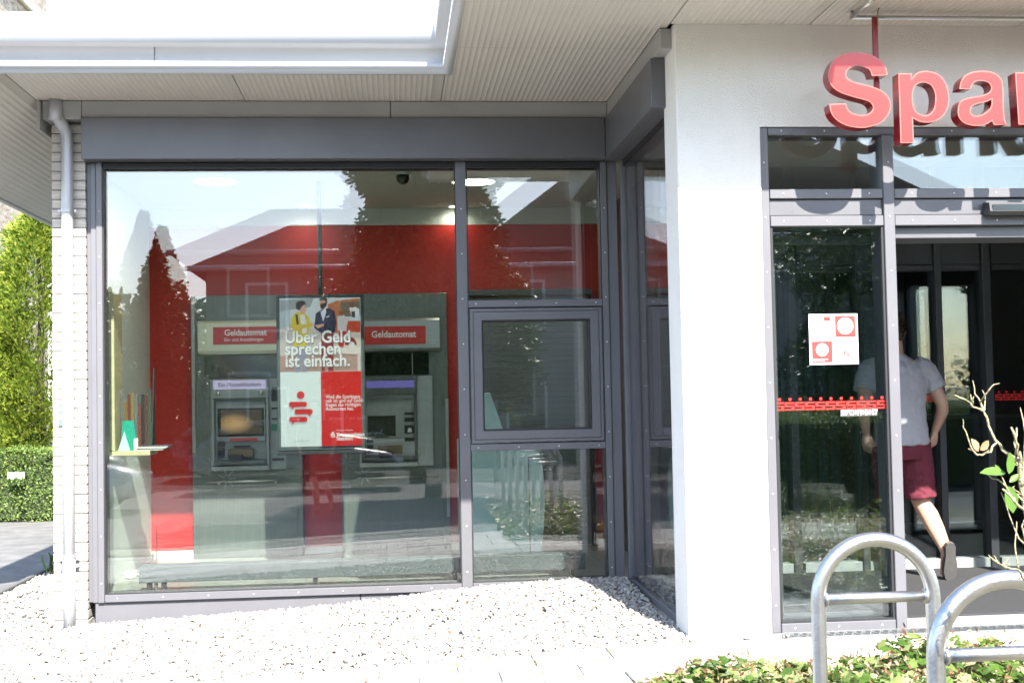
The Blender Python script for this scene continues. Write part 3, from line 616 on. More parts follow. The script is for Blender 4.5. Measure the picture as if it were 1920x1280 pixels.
atm(.0, 2, 'right cash machine with dark fascia and plain violet bar above its screen')

# hanging advertising display
AD = thing('hanging_display', 'portrait advertising screen hanging on a pole between the two cash machines', 'display', (-.555, 2.83, .93))
tube('pole', [(-.555, 2.87, 2.0), (-.555, 2.87, 3.01)], .018, mat('pole_dark', (.08, .10, .11), .4, .3), AD, 14)
box('housing', -.885, -.224, 2.80, 2.90, .955, 2.135, mat('display_bezel', (.045, .055, .06), .4), AD, .006)
box('lower_bar', -.885, -.224, 2.79, 2.89, .925, .953, DARK, AD, .004)
px = lambda u: -.885 + (510 + u * 190 / 785 - 517) * (.661 / 169); pz = lambda v: 2.135 - (545 + v * 310 / 1280 - 553) * (1.205 / 295)
EM = .17
cE = {}
def adm(r, g, b):
    k = (r, g, b)
    if k not in cE: cE[k] = emis('screen_colour_%d_%d_%d' % k, srgb(r, g, b), EM)
    return cE[k]
yS = 2.7985
scn = flat('screen', [(px(57), pz(60)), (px(700), pz(60)), (px(700), pz(1194)), (px(57), pz(1194))], yS, adm(225, 238, 238), AD)
lay = [0]
def adp(nm, pts, c, closed=True):
    lay[0] += 1; return flat(nm, [(px(u), pz(v)) for u, v in pts], yS - .0004 * lay[0], adm(*c), scn)
def rec(u0, v0, u1, v1): return [(u0, v0), (u1, v0), (u1, v1), (u0, v1)]
adp('picture', rec(57, 62, 698, 623), (205, 214, 220)); adp('picture_shape', [(57, 75), (330, 60), (300, 130), (57, 160)], (150, 158, 160)); adp('picture_shape', [(57, 160), (140, 150), (140, 280), (57, 285)], (176, 188, 196))
adp('picture_shape', [(57, 285), (698, 300), (698, 623), (57, 623)], (205, 196, 192)); adp('picture_shape', [(57, 500), (698, 470), (698, 623), (57, 623)], (192, 160, 148))
for k in range(9): adp('picture_shape', [(57, 510 + k * 13), (698, 482 + k * 15), (698, 485 + k * 15), (57, 514 + k * 13)], (168, 128, 116))
adp('picture_shape', [(440, 110), (520, 80), (698, 66), (698, 110), (540, 120), (530, 330), (450, 330)], (190, 110, 70)); adp('picture_shape', [(540, 95), (698, 85), (698, 200), (540, 210)], (120, 100, 84))
adp('picture_shape', [(585, 240), (698, 240), (698, 330), (590, 325)], (196, 70, 40)); adp('picture_shape', [(520, 320), (698, 328), (698, 440), (500, 440)], (214, 200, 186)); adp('picture_shape', [(525, 310), (590, 320), (560, 440), (520, 440)], (190, 40, 34))
adp('picture_shape', [(580 + 47 * math.cos(a) + 40, 425 + 60 * math.sin(a)) for a in np.linspace(math.pi, 2 * math.pi, 12)], (130, 30, 30)); adp('picture_shape', [(628 + 26 * math.cos(a), 430 + 30 * math.sin(a)) for a in np.linspace(0, 2 * math.pi, 16)[:-1]], (215, 212, 210))
adp('picture_shape', [(612, 140), (650, 125), (690, 150), (692, 205), (630, 205)], (228, 230, 232)); adp('picture_shape', [(618, 105), (640, 98), (658, 112), (655, 135), (630, 140), (618, 125)], (120, 80, 56)); adp('picture_shape', [(628, 168), (655, 165), (658, 212), (630, 212)], (48, 42, 44))
adp('picture_shape', [(515, 205), (560, 190), (600, 215), (640, 225), (600, 240), (582, 318), (518, 315)], (206, 200, 204)); adp('picture_shape', [(530, 165), (555, 155), (568, 180), (555, 200), (532, 195)], (140, 80, 50))
# figure in yellow jacket
adp('picture_shape', [(190, 430), (285, 430), (270, 623), (232, 623), (236, 510), (215, 623), (172, 623)], (148, 148, 166))
adp('picture_shape', [(150, 210), (195, 165), (250, 175), (290, 205), (300, 260), (285, 330), (270, 425), (165, 430), (175, 330), (140, 300)], (212, 190, 30)); adp('picture_shape', [(218, 185), (255, 190), (275, 270), (270, 330), (235, 330), (225, 250)], (226, 224, 222))
adp('picture_shape', [(160, 300), (240, 262), (320, 252), (325, 280), (250, 290), (175, 328)], (214, 184, 60)); adp('picture_shape', [(182, 185), (200, 185), (210, 260), (192, 262)], (52, 46, 36))
adp('picture_shape', [(208, 130), (235, 112), (262, 122), (272, 150), (256, 178), (225, 175)], (214, 162, 134)); adp('picture_shape', [(186, 100), (215, 80), (255, 82), (268, 105), (240, 118), (215, 155), (192, 145)], (46, 34, 30))
# figure in navy suit
adp('picture_shape', [(385, 330), (485, 320), (478, 623), (440, 623), (430, 470), (412, 623), (385, 623)], (140, 40, 50)); adp('picture_shape', [(345, 180), (390, 150), (450, 140), (495, 165), (508, 250), (495, 330), (385, 330), (330, 290)], (44, 36, 72))
adp('picture_shape', [(382, 165), (425, 145), (430, 170), (402, 245)], (214, 220, 240)); adp('picture_shape', [(335, 270), (410, 258), (410, 275), (360, 295)], (210, 165, 140)); adp('picture_shape', [(425, 205), (455, 195), (455, 205), (425, 213)], (220, 214, 214))
adp('picture_shape', [(376, 80), (400, 66), (432, 75), (434, 110), (408, 148), (380, 135)], (205, 155, 130)); adp('picture_shape', [(382, 108), (434, 95), (432, 120), (405, 148), (383, 140)], (70, 46, 38)); adp('picture_shape', [(368, 70), (395, 60), (436, 63), (438, 100), (428, 100), (420, 80), (380, 82)], (60, 42, 34))
adp('picture_shape', [(460, 450), (698, 440), (698, 500), (560, 490), (470, 470)], (222, 214, 208)); adp('picture_shape', [(672, 500), (694, 500), (694, 623), (672, 623)], (216, 208, 202))
adp('red_field', rec(379, 626, 700, 1193), (214, 28, 24))
lay[0] += 1
TW = adm(240, 246, 246); ty = yS - .0004 * lay[0]
SZ = .128
for s_, v in (('Über Geld', 402), ('sprechen', 492), ('ist einfach.', 584)):
    text('headline_shadow', s_, px(100), ty, pz(v + 5), SZ, adm(120, 120, 125), scn, .0028, sx=.90, ext=.0002); text('headline', s_, px(97), ty - .0012, pz(v), SZ, TW, scn, .0024, sx=.90, ext=.0002)
for s_, v in (('Weil die Sparkasse', 832), ('nah ist und auf Geld-', 862), ('fragen die richtigen', 893), ('Antworten hat.', 924)): text('lettering', s_, px(414), ty, pz(v), .0405, TW, scn, .0004, sx=.84, ext=.0002)
text('lettering', "Wenn's um Geld geht", px(497), ty, pz(1081), .0165, TW, scn, 0, sx=.84, ext=.0002)
text('lettering', 'Kreissparkasse', px(497), ty, pz(1123), .042, TW, scn, .0010, sx=.84, ext=.0002); text('lettering', 'Steinfurt', px(497), ty, pz(1152), .042, TW, scn, .0010, sx=.84, ext=.0002)
text('lettering', 'ksk-steinfurt.de', px(218), ty, pz(1157), .022, adm(150, 160, 160), scn, 0, 'CENTER', sx=.84, ext=.0002)
q = [circ(px(468), pz(1093), .008, 12)]; s_logo(q, px(468), pz(1127), .031, .027); multi('logo', q, ty, TW, scn)
def bubble(u0, v0, u1, v1, side):
    r = 16; c = []
    for cu, cv, a in ((u0 + r, v0 + r, 180), (u1 - r, v0 + r, 270), (u1 - r, v1 - r, 0), (u0 + r, v1 - r, 90)):
        for k in range(5):
            t = R(a + k * 22.5); c.append((cu + r * math.cos(t), cv + r * math.sin(t)))
        if a == 0 and side == 'R': c += [(u1 - 18, v1), (u1 - 20, v1 + 20), (u1 - 40, v1)]
        if a == 0 and side == 'L': c += [(u0 + 45, v1), (u0 + 20, v1 + 20), (u0 + 22, v1)]
    return [(px(u), pz(v)) for u, v in c]
multi('bubble_icon', [circ(px(217), pz(801), .0285, 28), bubble(124, 852, 266, 892, 'L'), bubble(168, 909, 311, 949, 'R'), bubble(124, 967, 268, 1006, 'L')], ty, adm(214, 28, 24), scn)

# ceiling downlights and dome camera
def downlight(x, y, r, lab, power, z=3.01):
    t = thing('ceiling_light', lab, 'ceiling light', (x, y, z), 'recessed downlights of the lobby')
    lathe('trim', [(r + .012, 0), (r + .012, -.006), (r, -.008), (r - .002, -.004), (r - .002, 0)], (x, y, z), WHITEP, t, 32, smooth=False)
    lathe('diffuser', [(r - .003, -.004), (r - .003, -.0045), (.0, -.005)], (x, y, z), emis('lamp_glow', (1.0, .92, .78), 6.0), t, 32, smooth=False)
    l = bpy.data.lights.new('lamp', 'AREA'); l.shape = 'DISK'; l.size = r * 1.9; l.energy = power; l.color = (1, .93, .80); l.spread = R(150)
    o = bpy.data.objects.new('lamp', l); o.location = (0, 0, -.02); link(o, t)
downlight(-1.33, 2.83, .165, 'large glowing round downlight above the left cash machine', 1.2); downlight(.64, 2.90, .165, 'large glowing round downlight crossed by the window mullion', 1.2)
downlight(-.755, 4.08, .045, 'tiny downlight by the back wall behind the hanging display', .3); downlight(.545, 4.20, .045, 'tiny downlight by the back wall near the mullion', .3)
dc = thing('dome_camera', 'white ceiling-mounted dome camera with dark glass half sphere', 'camera', (.085, 2.32, 3.01))
lathe('mount', [(.058, 0), (.058, -.035), (.054, -.045)], (.085, 2.34, 3.01), mat('camera_white', (.5, .53, .5), .4), dc)
lathe('dome', [(.050, -.046), (.050, -.06), (.046, -.08), (.034, -.10), (.016, -.111), (.0, -.114)], (.085, 2.34, 3.01), mat('dome_black', (.01, .011, .01), .08), dc)

# convector along the window
CV = thing('radiator', 'long low grey-blue radiator on feet just inside the shop window', 'radiator', (-.2, 2.30, 0))
CVM = mat('radiator_paint', (.085, .098, .108), .45, 0, .05, 5)
box('body', -1.81, 1.36, 2.26, 2.36, .075, .192, CVM, CV, .004)
boxes('grille', [(-1.79, 1.34, 2.272 + k * .015, 2.279 + k * .015, .1925, .198) for k in range(6)], CVM, CV, 0)
for x_ in (-1.76, -1.66, -.6, .4, 1.25): box('foot', x_, x_ + .03, 2.28, 2.34, 0, .074, GASK, CV, .002)
tube('valve_pipe', [(-1.70, 2.31, .0), (-1.70, 2.31, .074)], .012, STEEL, CV)
vh = lathe('thermostat', [(.016, .0), (.030, .012), (.033, .03), (.032, .06), (.022, .075), (.014, .085)], (-1.915, 2.30, .130), WHITEP, CV, 14, 'X'); tube('valve', [(-1.835, 2.30, .13), (-1.808, 2.30, .13)], .016, STEEL, CV)

# kiosk cabinet with bulging side
KM = mat('pale_turquoise_laminate', (.46, .60, .58), .4, 0, .03, 3)
KI = thing('lobby_cabinet', 'pale turquoise cabinet with a bulging right side standing behind the lower window', 'cabinet', (.85, 3.05, 0))
cur = [(.495, 0.0), (1.085, 0.0), (1.115, .12), (1.140, .30), (1.152, .48), (1.152, .62), (1.140, .78), (1.115, .90), (.86, .985), (.495, 1.0)]
prism('body', cur, 2.95, 3.35, KM, KI, .004); boxes('seam', [(1.028, 1.033, 2.944, 2.9485, .02, .86), (.78, .785, 2.944, 2.9485, .90, .97)], GASK, KI, 0); boxes('seam', [(1.033, 1.13, 2.944, 2.9485, .858, .863)], GASK, KI, 0)
prism('desk_wing', [(.685, 1.001), (.685, 1.36), (.745, 1.368), (.865, 1.01)], 3.02, 3.05, KM, KI, .003)
boxes('vent_grille', [(.505, .56, 2.944, 2.9485, .93 - k * .014, .937 - k * .014) for k in range(5)], DARK, KI, 0)
# roller shutter at the back right
SH = thing('roller_shutter', 'grey slatted roller shutter closing the counter at the back right of the lobby', 'shutter', (1.25, 4.25, 0))
SLM = mat('shutter_slat', (.17, .175, .18), .5, .1, .05, 3)
bm = bmesh.new(); bmbox(bm, -.53, .53, -.008, .008, -.0256, .0256, .003); sme = bpy.data.meshes.new('slat'); bm.to_mesh(sme); bm.free(); sme.materials.append(SLM)
for k in range(42): inst('slat', sme, (1.19, 4.27, .045 + k * .052), SH)
box('guide', .62, .658, 4.24, 4.298, 0, 2.22, GASK, SH, .002); box('guide', 1.722, 1.75, 4.24, 4.298, 0, 2.22, GASK, SH, .002); box('shutter_box', .62, 1.75, 4.20, 4.298, 2.222, 2.27, GREYD, SH, .003)
HK = thing('hook_rail', 'short black rail with small round hooks fixed on the slatted shutter', 'hook rail', (1.3, 4.2, .68))
box('bar', 1.17, 1.38, 4.245, 4.258, .665, .70, DARK, HK, .002)
for k in range(4): lathe('hook', [(.004, -.03), (.011, -.028), (.011, -.02), (.004, -.018), (.004, 0)], (1.20 + k * .052, 4.244, .683), STEEL, HK, 10, 'Y')
# brochure counter on the left
WOOD = mat('light_birch', (.50, .45, .29), .45, 0, .10, 3, 0, 60, stretch=(1, 1, 8))
BC = thing('brochure_shelf', 'light birch corner shelf with upright board at the left end of the lobby', 'shelf', (-1.93, 2.7, .95))
box('shelf_board', -2.095, -1.79, 2.60, 2.90, .955, .99, WOOD, BC, .003); box('upright', -2.095, -2.045, 2.62, 2.90, .992, 2.16, WOOD, BC, .003); 
BRC = thing('brochure_stand', 'rack of colourful upright brochures on the birch shelf', 'brochures', (-1.93, 2.8, .99))
cc = [(.10, .10, .11), (.15, .09, .035), (.11, .03, .025), (.16, .12, .05), (.10, .11, .12), (.13, .04, .03), (.02, .02, .025), (.08, .03, .025), (.04, .06, .05)]
for k in range(9):
    x_ = -2.04 + k * .025; h_ = random.uniform(.34, .46); box('brochure', x_, x_ + .0235, 2.80 + .006 * (k % 3), 2.803 + .006 * (k % 3), .992, .992 + h_, mat('brochure_%d' % k, cc[k], .4), BRC, 0)
prismx('rack_side', [(2.75, .992), (2.895, .992), (2.895, 1.60), (2.86, 1.60)], -1.808, -1.803, mat('rack_dark', (.03, .03, .03), .4), BRC)
LF = thing('folded_leaflet', 'teal and pale green folded leaflet standing on the birch shelf', 'leaflet', (-1.98, 2.66, .99))
prism('back_sheet', [(-2.02, .992), (-1.90, .992), (-1.925, 1.21), (-2.005, 1.21)], 2.70, 2.702, mat('leaflet_teal', (.02, .30, .22), .4), LF); prism('front_sheet', [(-2.03, .992), (-1.945, .992), (-1.985, 1.135)], 2.66, 2.662, mat('leaflet_mint', (.42, .72, .62), .4), LF)
box('white_card', -1.915, -1.885, 2.65, 2.652, .992, 1.08, WHITEP, LF, 0)
MG = thing('magazine_stack', 'fanned stack of magazines lying over the end of the birch shelf', 'magazines', (-1.82, 2.7, .99))
for k in range(5):
    o = box('magazine', -1.895 + k * .004, -1.70 + k * .012, 2.62, 2.82, .991 + k * .007, .997 + k * .007, mat('magazine_%d' % (k % 3), ((.55, .55, .53), (.10, .07, .10), (.6, .6, .58))[k % 3], .3), MG, 0)

# blinds behind the side pane
VB = thing('vertical_blind', 'grey vertical slat blind hanging in the dark hall behind the side pane', 'blind', (2.6, 2.8, 2.8))
bm = bmesh.new(); bmbox(bm, -.055, .055, -.0015, .0015, -1.35, 1.35, 0); vme = bpy.data.meshes.new('slat'); bm.to_mesh(vme); bm.free(); vme.materials.append(mat('blind_cloth', (.16, .20, .24), .8, 0, .1, 6))
for k in range(16): inst('slat', vme, (2.08 + k * .10, 3.2, 1.45), VB, (0, 0, R(28 + random.uniform(-8, 8))))
box('head_rail', 2.0, 3.7, 3.17, 3.23, 2.802, 2.84, WHITEP, VB, .002)
DK = thing('service_desk', 'low dark service desk standing deep in the hall', 'desk', (5.0, 5.6, 0))
box('top', 4.2, 6.4, 5.2, 5.9, 1.02, 1.06, mat('desk_top', (.25, .22, .18), .3), DK, .004); box('front', 4.25, 6.35, 5.3, 5.85, .0, 1.018, mat('desk_front', (.10, .08, .07), .5), DK, .004)
MT = box('door_mat', 2.2, 5.3, .335, 2.19, -.0035, .008, mat('grey_mat', (.038, .039, .042), .95, 0, .25, 25, .6, 250, stretch=(1, 6, 1)), None, .003); tag(MT, 'large dark grey entrance mat inside the open door', 'mat')
# drain grate in front of the door
DG = thing('drain_grate', 'narrow metal drain grate along the threshold of the entrance', 'grate', (3.4, -.08, 0))
box('channel', 2.12, 4.7, -.146, -.004, -.05, -.018, DARK, DG, 0)
boxes('frame', [(2.12, 4.7, -.1485, -.142, -.05, .004), (2.12, 4.7, -.010, -.0035, -.05, .004)], STEEL, DG, .001)
bm = bmesh.new(); bmbox(bm, -.003, .003, -.066, .066, -.012, .002, 0); gme = bpy.data.meshes.new('bar'); bm.to_mesh(gme); bm.free(); gme.materials.append(STEEL)
for k in range(100): inst('bar', gme, (2.14 + k * .0256, -.076, 0), DG, (0, 0, R(24 if k % 2 else -24)))
tag(pebbles('wall_stones', np.stack([rng.uniform(1.64, 2.10, 60), rng.uniform(-.15, -.03, 60), rng.uniform(-.03, -.012, 60)], 1), rng.uniform(.012, .022, 60), PEB), 'small loose stones along the foot of the white pillar', 'stones')

# ================================================================== BICYCLE HOOPS AND PLANTING
def hoop(y, lab, x=1.590, top=.872, wd=.395):
    t = thing('bicycle_stand', lab, 'bicycle stand', (x, y, 0), 'steel bicycle stands in a row')
    r = wd / 2; zc = top - r - .024; pts = [(x - r, y, -.15), (x - r, y, .25), (x - r, y, zc)]
    pts += [(x - r * math.cos(a), y, zc + r * math.sin(a)) for a in np.linspace(0, math.pi, 25)[1:-1]]
    pts += [(x + r, y, zc), (x + r, y, .25), (x + r, y, -.15)]
    tube('hoop', pts, .0245, HOOP, t, 20); tube('crossbar', [(x - r + .012, y, .655), (x, y, .655), (x + r - .012, y, .655)], .0185, HOOP, t, 16)
    for sx in (-1, 1): lathe('weld', [(.0195, 0), (.024, .0), (.026, .006), (.022, .012), (.0188, .014)], (x + sx * (r - .020) , y, .655), HOOP, t, 14, 'X') if sx < 0 else lathe('weld', [(.0195, 0), (.024, .0), (.026, -.006), (.022, -.012), (.0188, -.014)], (x + (r - .020), y, .655), HOOP, t, 14, 'X')
hoop(-2.82, 'steel bicycle hoop farther from the camera, standing whole before the door'); hoop(-3.75, 'nearest steel bicycle hoop, cut off by the right edge of the picture')
for yy, lab in ((-4.68, 'third steel bicycle hoop of the row, mirrored in the lower window'), (-5.61, 'fourth steel bicycle hoop of the row, mirrored in the lower window')): hoop(yy, lab)

bed = sheet('planting_bed', list(np.linspace(1.15, 6.2, 12)), list(np.linspace(-6.2, -1.05, 12)), lambda x, y: -.03 + random.uniform(-.01, .02), mat('bed_soil', (.13, .10, .07), .95, 0, .4, 14, .8, 60, c2=(.30, .26, .18)))
def cards(pos, dirs, nrm, L, Wd, tmpl):
    """place 2-D leaf template (k,2) at pos, along dirs, normal nrm; returns V"""
    d = dirs / np.linalg.norm(dirs, axis=1)[:, None]; s = np.cross(d, nrm); s /= np.linalg.norm(s, axis=1)[:, None] + 1e-9; nn = np.cross(s, d)
    T = np.asarray(tmpl)
    return pos[:, None, :] + d[:, None, :] * (T[None, :, 0:1] * L[:, None, None]) + s[:, None, :] * (T[None, :, 1:2] * Wd[:, None, None]) + nn[:, None, :] * (T[None, :, 2:3] * L[:, None, None])
def leaf_mesh(name, pos, dirs, nrm, L, Wd, tmpl, faces, m, parent=None, kind=None):
    V = cards(pos, dirs, nrm, L, Wd, tmpl); n, k = V.shape[:2]; F = np.asarray(faces)
    return np_mesh(name, V.reshape(-1, 3), (F[None] + (np.arange(n) * k)[:, None, None]).reshape(-1, F.shape[1]), m, parent, kind)
def unit(n):
    v = rng.normal(size=(n, 3)); return v / np.linalg.norm(v, axis=1)[:, None]
OVAL = [(0, 0, 0), (.3, .42, .05), (.7, .38, .03), (1, 0, -.06), (.7, -.38, .03), (.3, -.42, .05)]; OVF = [(0, 1, 2, 3), (0, 3, 4, 5)]
LOBE = [(0, 0, 0)] + [(.5 + .5 * rr * math.cos(a), .5 * rr * math.sin(a) * 1.15, .06 * math.cos(3 * a)) for a, rr in ((R(-155), .75), (R(-125), 1.0), (R(-98), .62), (R(-68), 1.05), (R(-40), .65), (R(-14), 1.05), (0, .85), (R(14), 1.05), (R(40), .65), (R(68), 1.05), (R(98), .62), (R(125), 1.0), (R(155), .75))]
LOF = [(0, i, i + 1) for i in range(1, 13)]
GC = leafmat('groundcover_leaf', [(0, (.045, .10, .015)), (.3, (.10, .18, .03)), (.55, (.17, .245, .06)), (.8, (.27, .31, .12)), (1, (.40, .36, .22))], .45, .35)
def mound(n):
    x = rng.uniform(1.08, 5.2, n); y = -1.10 - rng.power(.6, n) * 4.6; y = np.where(rng.random(n) < .6, rng.uniform(-2.3, -1.0, n), y)
    h = .07 + .14 * (np.sin(x * 5.1 + 1.3) * np.sin(y * 4.3 + .6) * .5 + .5) + .05 * np.sin(x * 13) * np.sin(y * 11)
    edge = np.clip((x - 1.0 - .25 * np.clip(-1.0 - y, 0, .6)) / .55, .12, 1) * np.clip((-.92 - y) / .25, .2, 1)
    return x, y, h * edge
n = 7600; x, y, h = mound(n); u_ = rng.random(n) ** .5
pos = np.stack([x, y, -.02 + h * u_ + .01], 1); nr = unit(n) * .55 + np.array([0, -.15, 1.0]); dr = unit(n); dr[:, 2] *= .4; dr[:, 2] -= .05
L = rng.uniform(.028, .078, n)
gco = leaf_mesh('ground_cover', pos, dr, nr, L, L, LOBE, LOF, GC, None, 'stuff'); tag(gco, 'leafy green ground cover filling the bed around the bicycle hoops', 'ground cover')
n = 4200; x, y, h = mound(n); pos = np.stack([x, y, h * rng.uniform(.8, 1.15, n)], 1); L = rng.uniform(.012, .035, n)
dry = leaf_mesh('dry_flower_heads', pos, unit(n) + np.array([0, 0, .4]), unit(n), L, L * .5, OVAL, OVF, leafmat('dry_flower', [(0, (.10, .04, .02)), (.3, (.24, .10, .055)), (.6, (.36, .24, .13)), (1, (.50, .42, .28))], .25, .7), None, 'stuff'); tag(dry, 'withered brown flower heads scattered over the ground cover', 'dry flowers')
n = 1400; x, y, h = mound(n); pos = np.stack([x, y, -.02 + 0 * h], 1); L = h * rng.uniform(.7, 1.1, n) + .02; gst = leaf_mesh('stalks', pos, unit(n) * .5 + np.array([0, 0, 1.0]), unit(n), L, np.full(n, .004), OVAL, OVF, leafmat('stalk', [(0, (.20, .16, .07)), (1, (.32, .30, .12))], .1), None, 'stuff'); tag(gst, 'thin stalks standing between the ground cover leaves', 'stalks')
# moss and weeds in joints
n = 500; x = rng.uniform(-1.6, 1.3, n); k_ = rng.integers(0, 2, n); y = np.where(k_ == 0, -.155 - .3 * rng.integers(0, 5, n), rng.uniform(-1.6, -.16, n)); x = np.where(k_ == 1, np.round((x + 4.1) / .4) * .4 - 4.1 + rng.normal(0, .008, n), x)
pos = np.stack([x, y, np.array([gz(a) for a in x]) - .01], 1); L = rng.uniform(.012, .03, n)
ms = leaf_mesh('joint_weeds', pos, unit(n) * .7 + np.array([0, 0, 1.0]), unit(n), L, L * .35, OVAL, OVF, leafmat('weed', [(0, (.10, .16, .03)), (1, (.26, .30, .08))], .3), None, 'stuff'); tag(ms, 'moss and small weeds growing in the joints of the slab path', 'weeds')
n = 120; ca = np.array([-2.98, 5.0, -.2]); pos = ca + rng.normal(size=(n, 3)) * np.array([.07, .07, .0]); dd = unit(n) * .6 + np.array([0, 0, 1.0]); L = rng.uniform(.08, .24, n)
wd_ = leaf_mesh('weed', pos, dd, unit(n), L, L * .16, OVAL, OVF, leafmat('weed_dark', [(0, (.05, .10, .02)), (1, (.12, .18, .05))], .3), None); tag(wd_, 'single green weed growing by the dark kerb behind the brick pillar', 'weed')

n = 110; x = rng.uniform(-2.9, 1.5, n); y = rng.uniform(-1.2, 1.95, n); pos = np.stack([x, y, np.array([gz(a) for a in x]) + .016], 1); L = rng.uniform(.015, .038, n)
tag(leaf_mesh('fallen_leaves', pos, unit(n) * np.array([1, 1, .25]), unit(n) * .4 + np.array([0, 0, 1.0]), L, L * .7, OVAL, OVF, MATS['dry_flower'], None, 'stuff'), 'few small dry leaves fallen on the gravel and slabs', 'leaves')
# bare-twigged shrub in the right foreground
BK = mat('lichen_bark', (.21, .175, .135), .9, 0, .2, 40, .9, 140, c2=(.36, .33, .17))
SB = thing('young_shrub', 'nearly bare lichen-covered shrub with a few green leaves at the right edge', 'shrub', (1.56, -4.1, -.03))
def twig(nm, pts, r, par):
    q = []; rr = []
    for i, (a, b, c) in enumerate(pts):
        q.append((a + random.uniform(-.0022, .0022), -4.1 + b, c + random.uniform(-.0022, .0022))); rr.append(r[i] * .56 * random.uniform(.92, 1.12))
        if i < len(pts) - 1:
            a2, b2, c2 = pts[i + 1]; q.append(((a + a2) / 2 + random.uniform(-.002, .002), -4.1 + (b + b2) / 2, (c + c2) / 2 + random.uniform(-.002, .002))); rr.append((r[i] + r[i + 1]) / 2 * .56 * random.uniform(.85, 1.05))
    rr[-1] *= .55
    return tube(nm, q, rr, BK, par, 8)
tr = twig('trunk', [(1.56, .0, -.05), (1.535, .0, .40), (1.515, -.01, .70), (1.500, -.0, .90), (1.485, .01, 1.02), (1.470, .01, 1.10), (1.462, .0, 1.165), (1.455, -.02, 1.20)], [.017, .015, .0135, .0125, .012, .011, .0095, .007], SB)
br = lambda pts, r: twig('branch', pts, r, tr)
br([(1.468, .0, 1.16), (1.448, .0, 1.185), (1.428, .01, 1.205), (1.412, .015, 1.225), (1.400, .02, 1.262), (1.390, .02, 1.292), (1.381, .02, 1.318), (1.372, .03, 1.338), (1.370, .03, 1.367)], [.008, .0072, .0065, .006, .0055, .005, .004, .0033, .002])
br([(1.388, .02, 1.296), (1.366, .0, 1.302), (1.346, -.01, 1.309), (1.330, -.02, 1.322), (1.314, -.02, 1.330), (1.300, -.02, 1.334)], [.004, .0038, .0034, .003, .003, .0028])
br([(1.381, .02, 1.318), (1.384, .0, 1.335), (1.391, -.01, 1.350), (1.403, -.01, 1.357), (1.414, -.01, 1.361)], [.0036, .0032, .003, .0026, .002]); br([(1.390, .02, 1.296), (1.397, .03, 1.312), (1.396, .03, 1.332), (1.391, .03, 1.345)], [.0036, .003, .0028, .002])
br([(1.412, .015, 1.222), (1.392, .0, 1.200), (1.370, .0, 1.194), (1.352, -.01, 1.196), (1.340, -.01, 1.210), (1.332, -.01, 1.235), (1.322, -.015, 1.262), (1.318, -.02, 1.280)], [.005, .0045, .0042, .004, .0035, .003, .0026, .002])
br([(1.455, .0, 1.19), (1.447, -.02, 1.215), (1.437, -.03, 1.235), (1.427, -.035, 1.258)], [.0075, .006, .0052, .006]); br([(1.458, 0, 1.18), (1.463, .02, 1.22), (1.468, .02, 1.255)], [.006, .005, .005])
br([(1.475, .0, 1.06), (1.455, -.02, 1.068), (1.432, -.03, 1.086), (1.414, -.03, 1.104), (1.404, -.03, 1.118)], [.0075, .0062, .0058, .005, .0062]); br([(1.468, .0, 1.085), (1.448, .02, 1.105), (1.430, .02, 1.125), (1.405, .02, 1.138), (1.388, .02, 1.146)], [.005, .0042, .0036, .003, .003]); br([(1.432, -.03, 1.086), (1.424, 0, 1.122), (1.416, .01, 1.155)], [.0038, .003, .0024])
br([(1.49, .0, .99), (1.474, -.02, 1.01), (1.464, -.03, 1.035)], [.006, .005, .003])
br([(1.503, .0, .86), (1.470, -.06, .875), (1.430, -.10, .892), (1.398, -.12, .925), (1.385, -.13, .945), (1.365, -.14, .948), (1.335, -.15, .958), (1.310, -.16, .975), (1.300, -.165, .985)], [.008, .007, .0058, .0048, .0042, .0038, .0034, .003, .002])
br([(1.385, -.13, .945), (1.383, -.12, .985), (1.387, -.12, 1.02), (1.389, -.12, 1.05)], [.0038, .0033, .003, .003]); br([(1.50, 0, .92), (1.455, -.03, 1.0), (1.448, -.03, 1.03), (1.455, -.04, 1.06)], [.006, .005, .004, .002])
for k_ in range(26):   # short spurs and buds
    b_ = random.choice([(1.40, .02, 1.262), (1.346, -.01, 1.309), (1.37, 0, 1.194), (1.332, -.01, 1.235), (1.428, .01, 1.205), (1.462, 0, 1.165), (1.43, -.03, 1.086), (1.47, .01, 1.10), (1.485, .01, 1.02), (1.398, -.12, .925), (1.335, -.15, .958), (1.387, -.12, 1.02), (1.448, .02, 1.105), (1.39, .02, 1.30)])
    l_ = random.uniform(.008, .028); d_ = Vector((random.uniform(-1, 1), random.uniform(-.4, .4), random.uniform(-.2, 1))).normalized() * l_
    br([b_, tuple(Vector(b_) + d_ * .6), tuple(Vector(b_) + d_)], [.0026, .0022, .0026])
br([(1.50, .0, .95), (1.47, .03, .99), (1.45, .04, 1.05), (1.44, .05, 1.10)], [.005, .004, .003, .002]); br([(1.465, 0, 1.12), (1.49, .03, 1.17), (1.50, .04, 1.24), (1.495, .05, 1.30)], [.006, .005, .004, .002])
LS = leafmat('shrub_leaf', [(0, (.09, .19, .035)), (1, (.16, .28, .06))], .45, .3)
LOV = [(0, 0, 0), (.15, .25, .04), (.45, .42, .07), (.75, .30, .03), (1, 0, -.05), (.75, -.30, .03), (.45, -.42, .07), (.15, -.25, .04), (.5, 0, -.03)]; LVF = [(0, 1, 8), (1, 2, 8), (2, 3, 8), (3, 4, 8), (4, 5, 8), (5, 6, 8), (6, 7, 8), (7, 0, 8)]
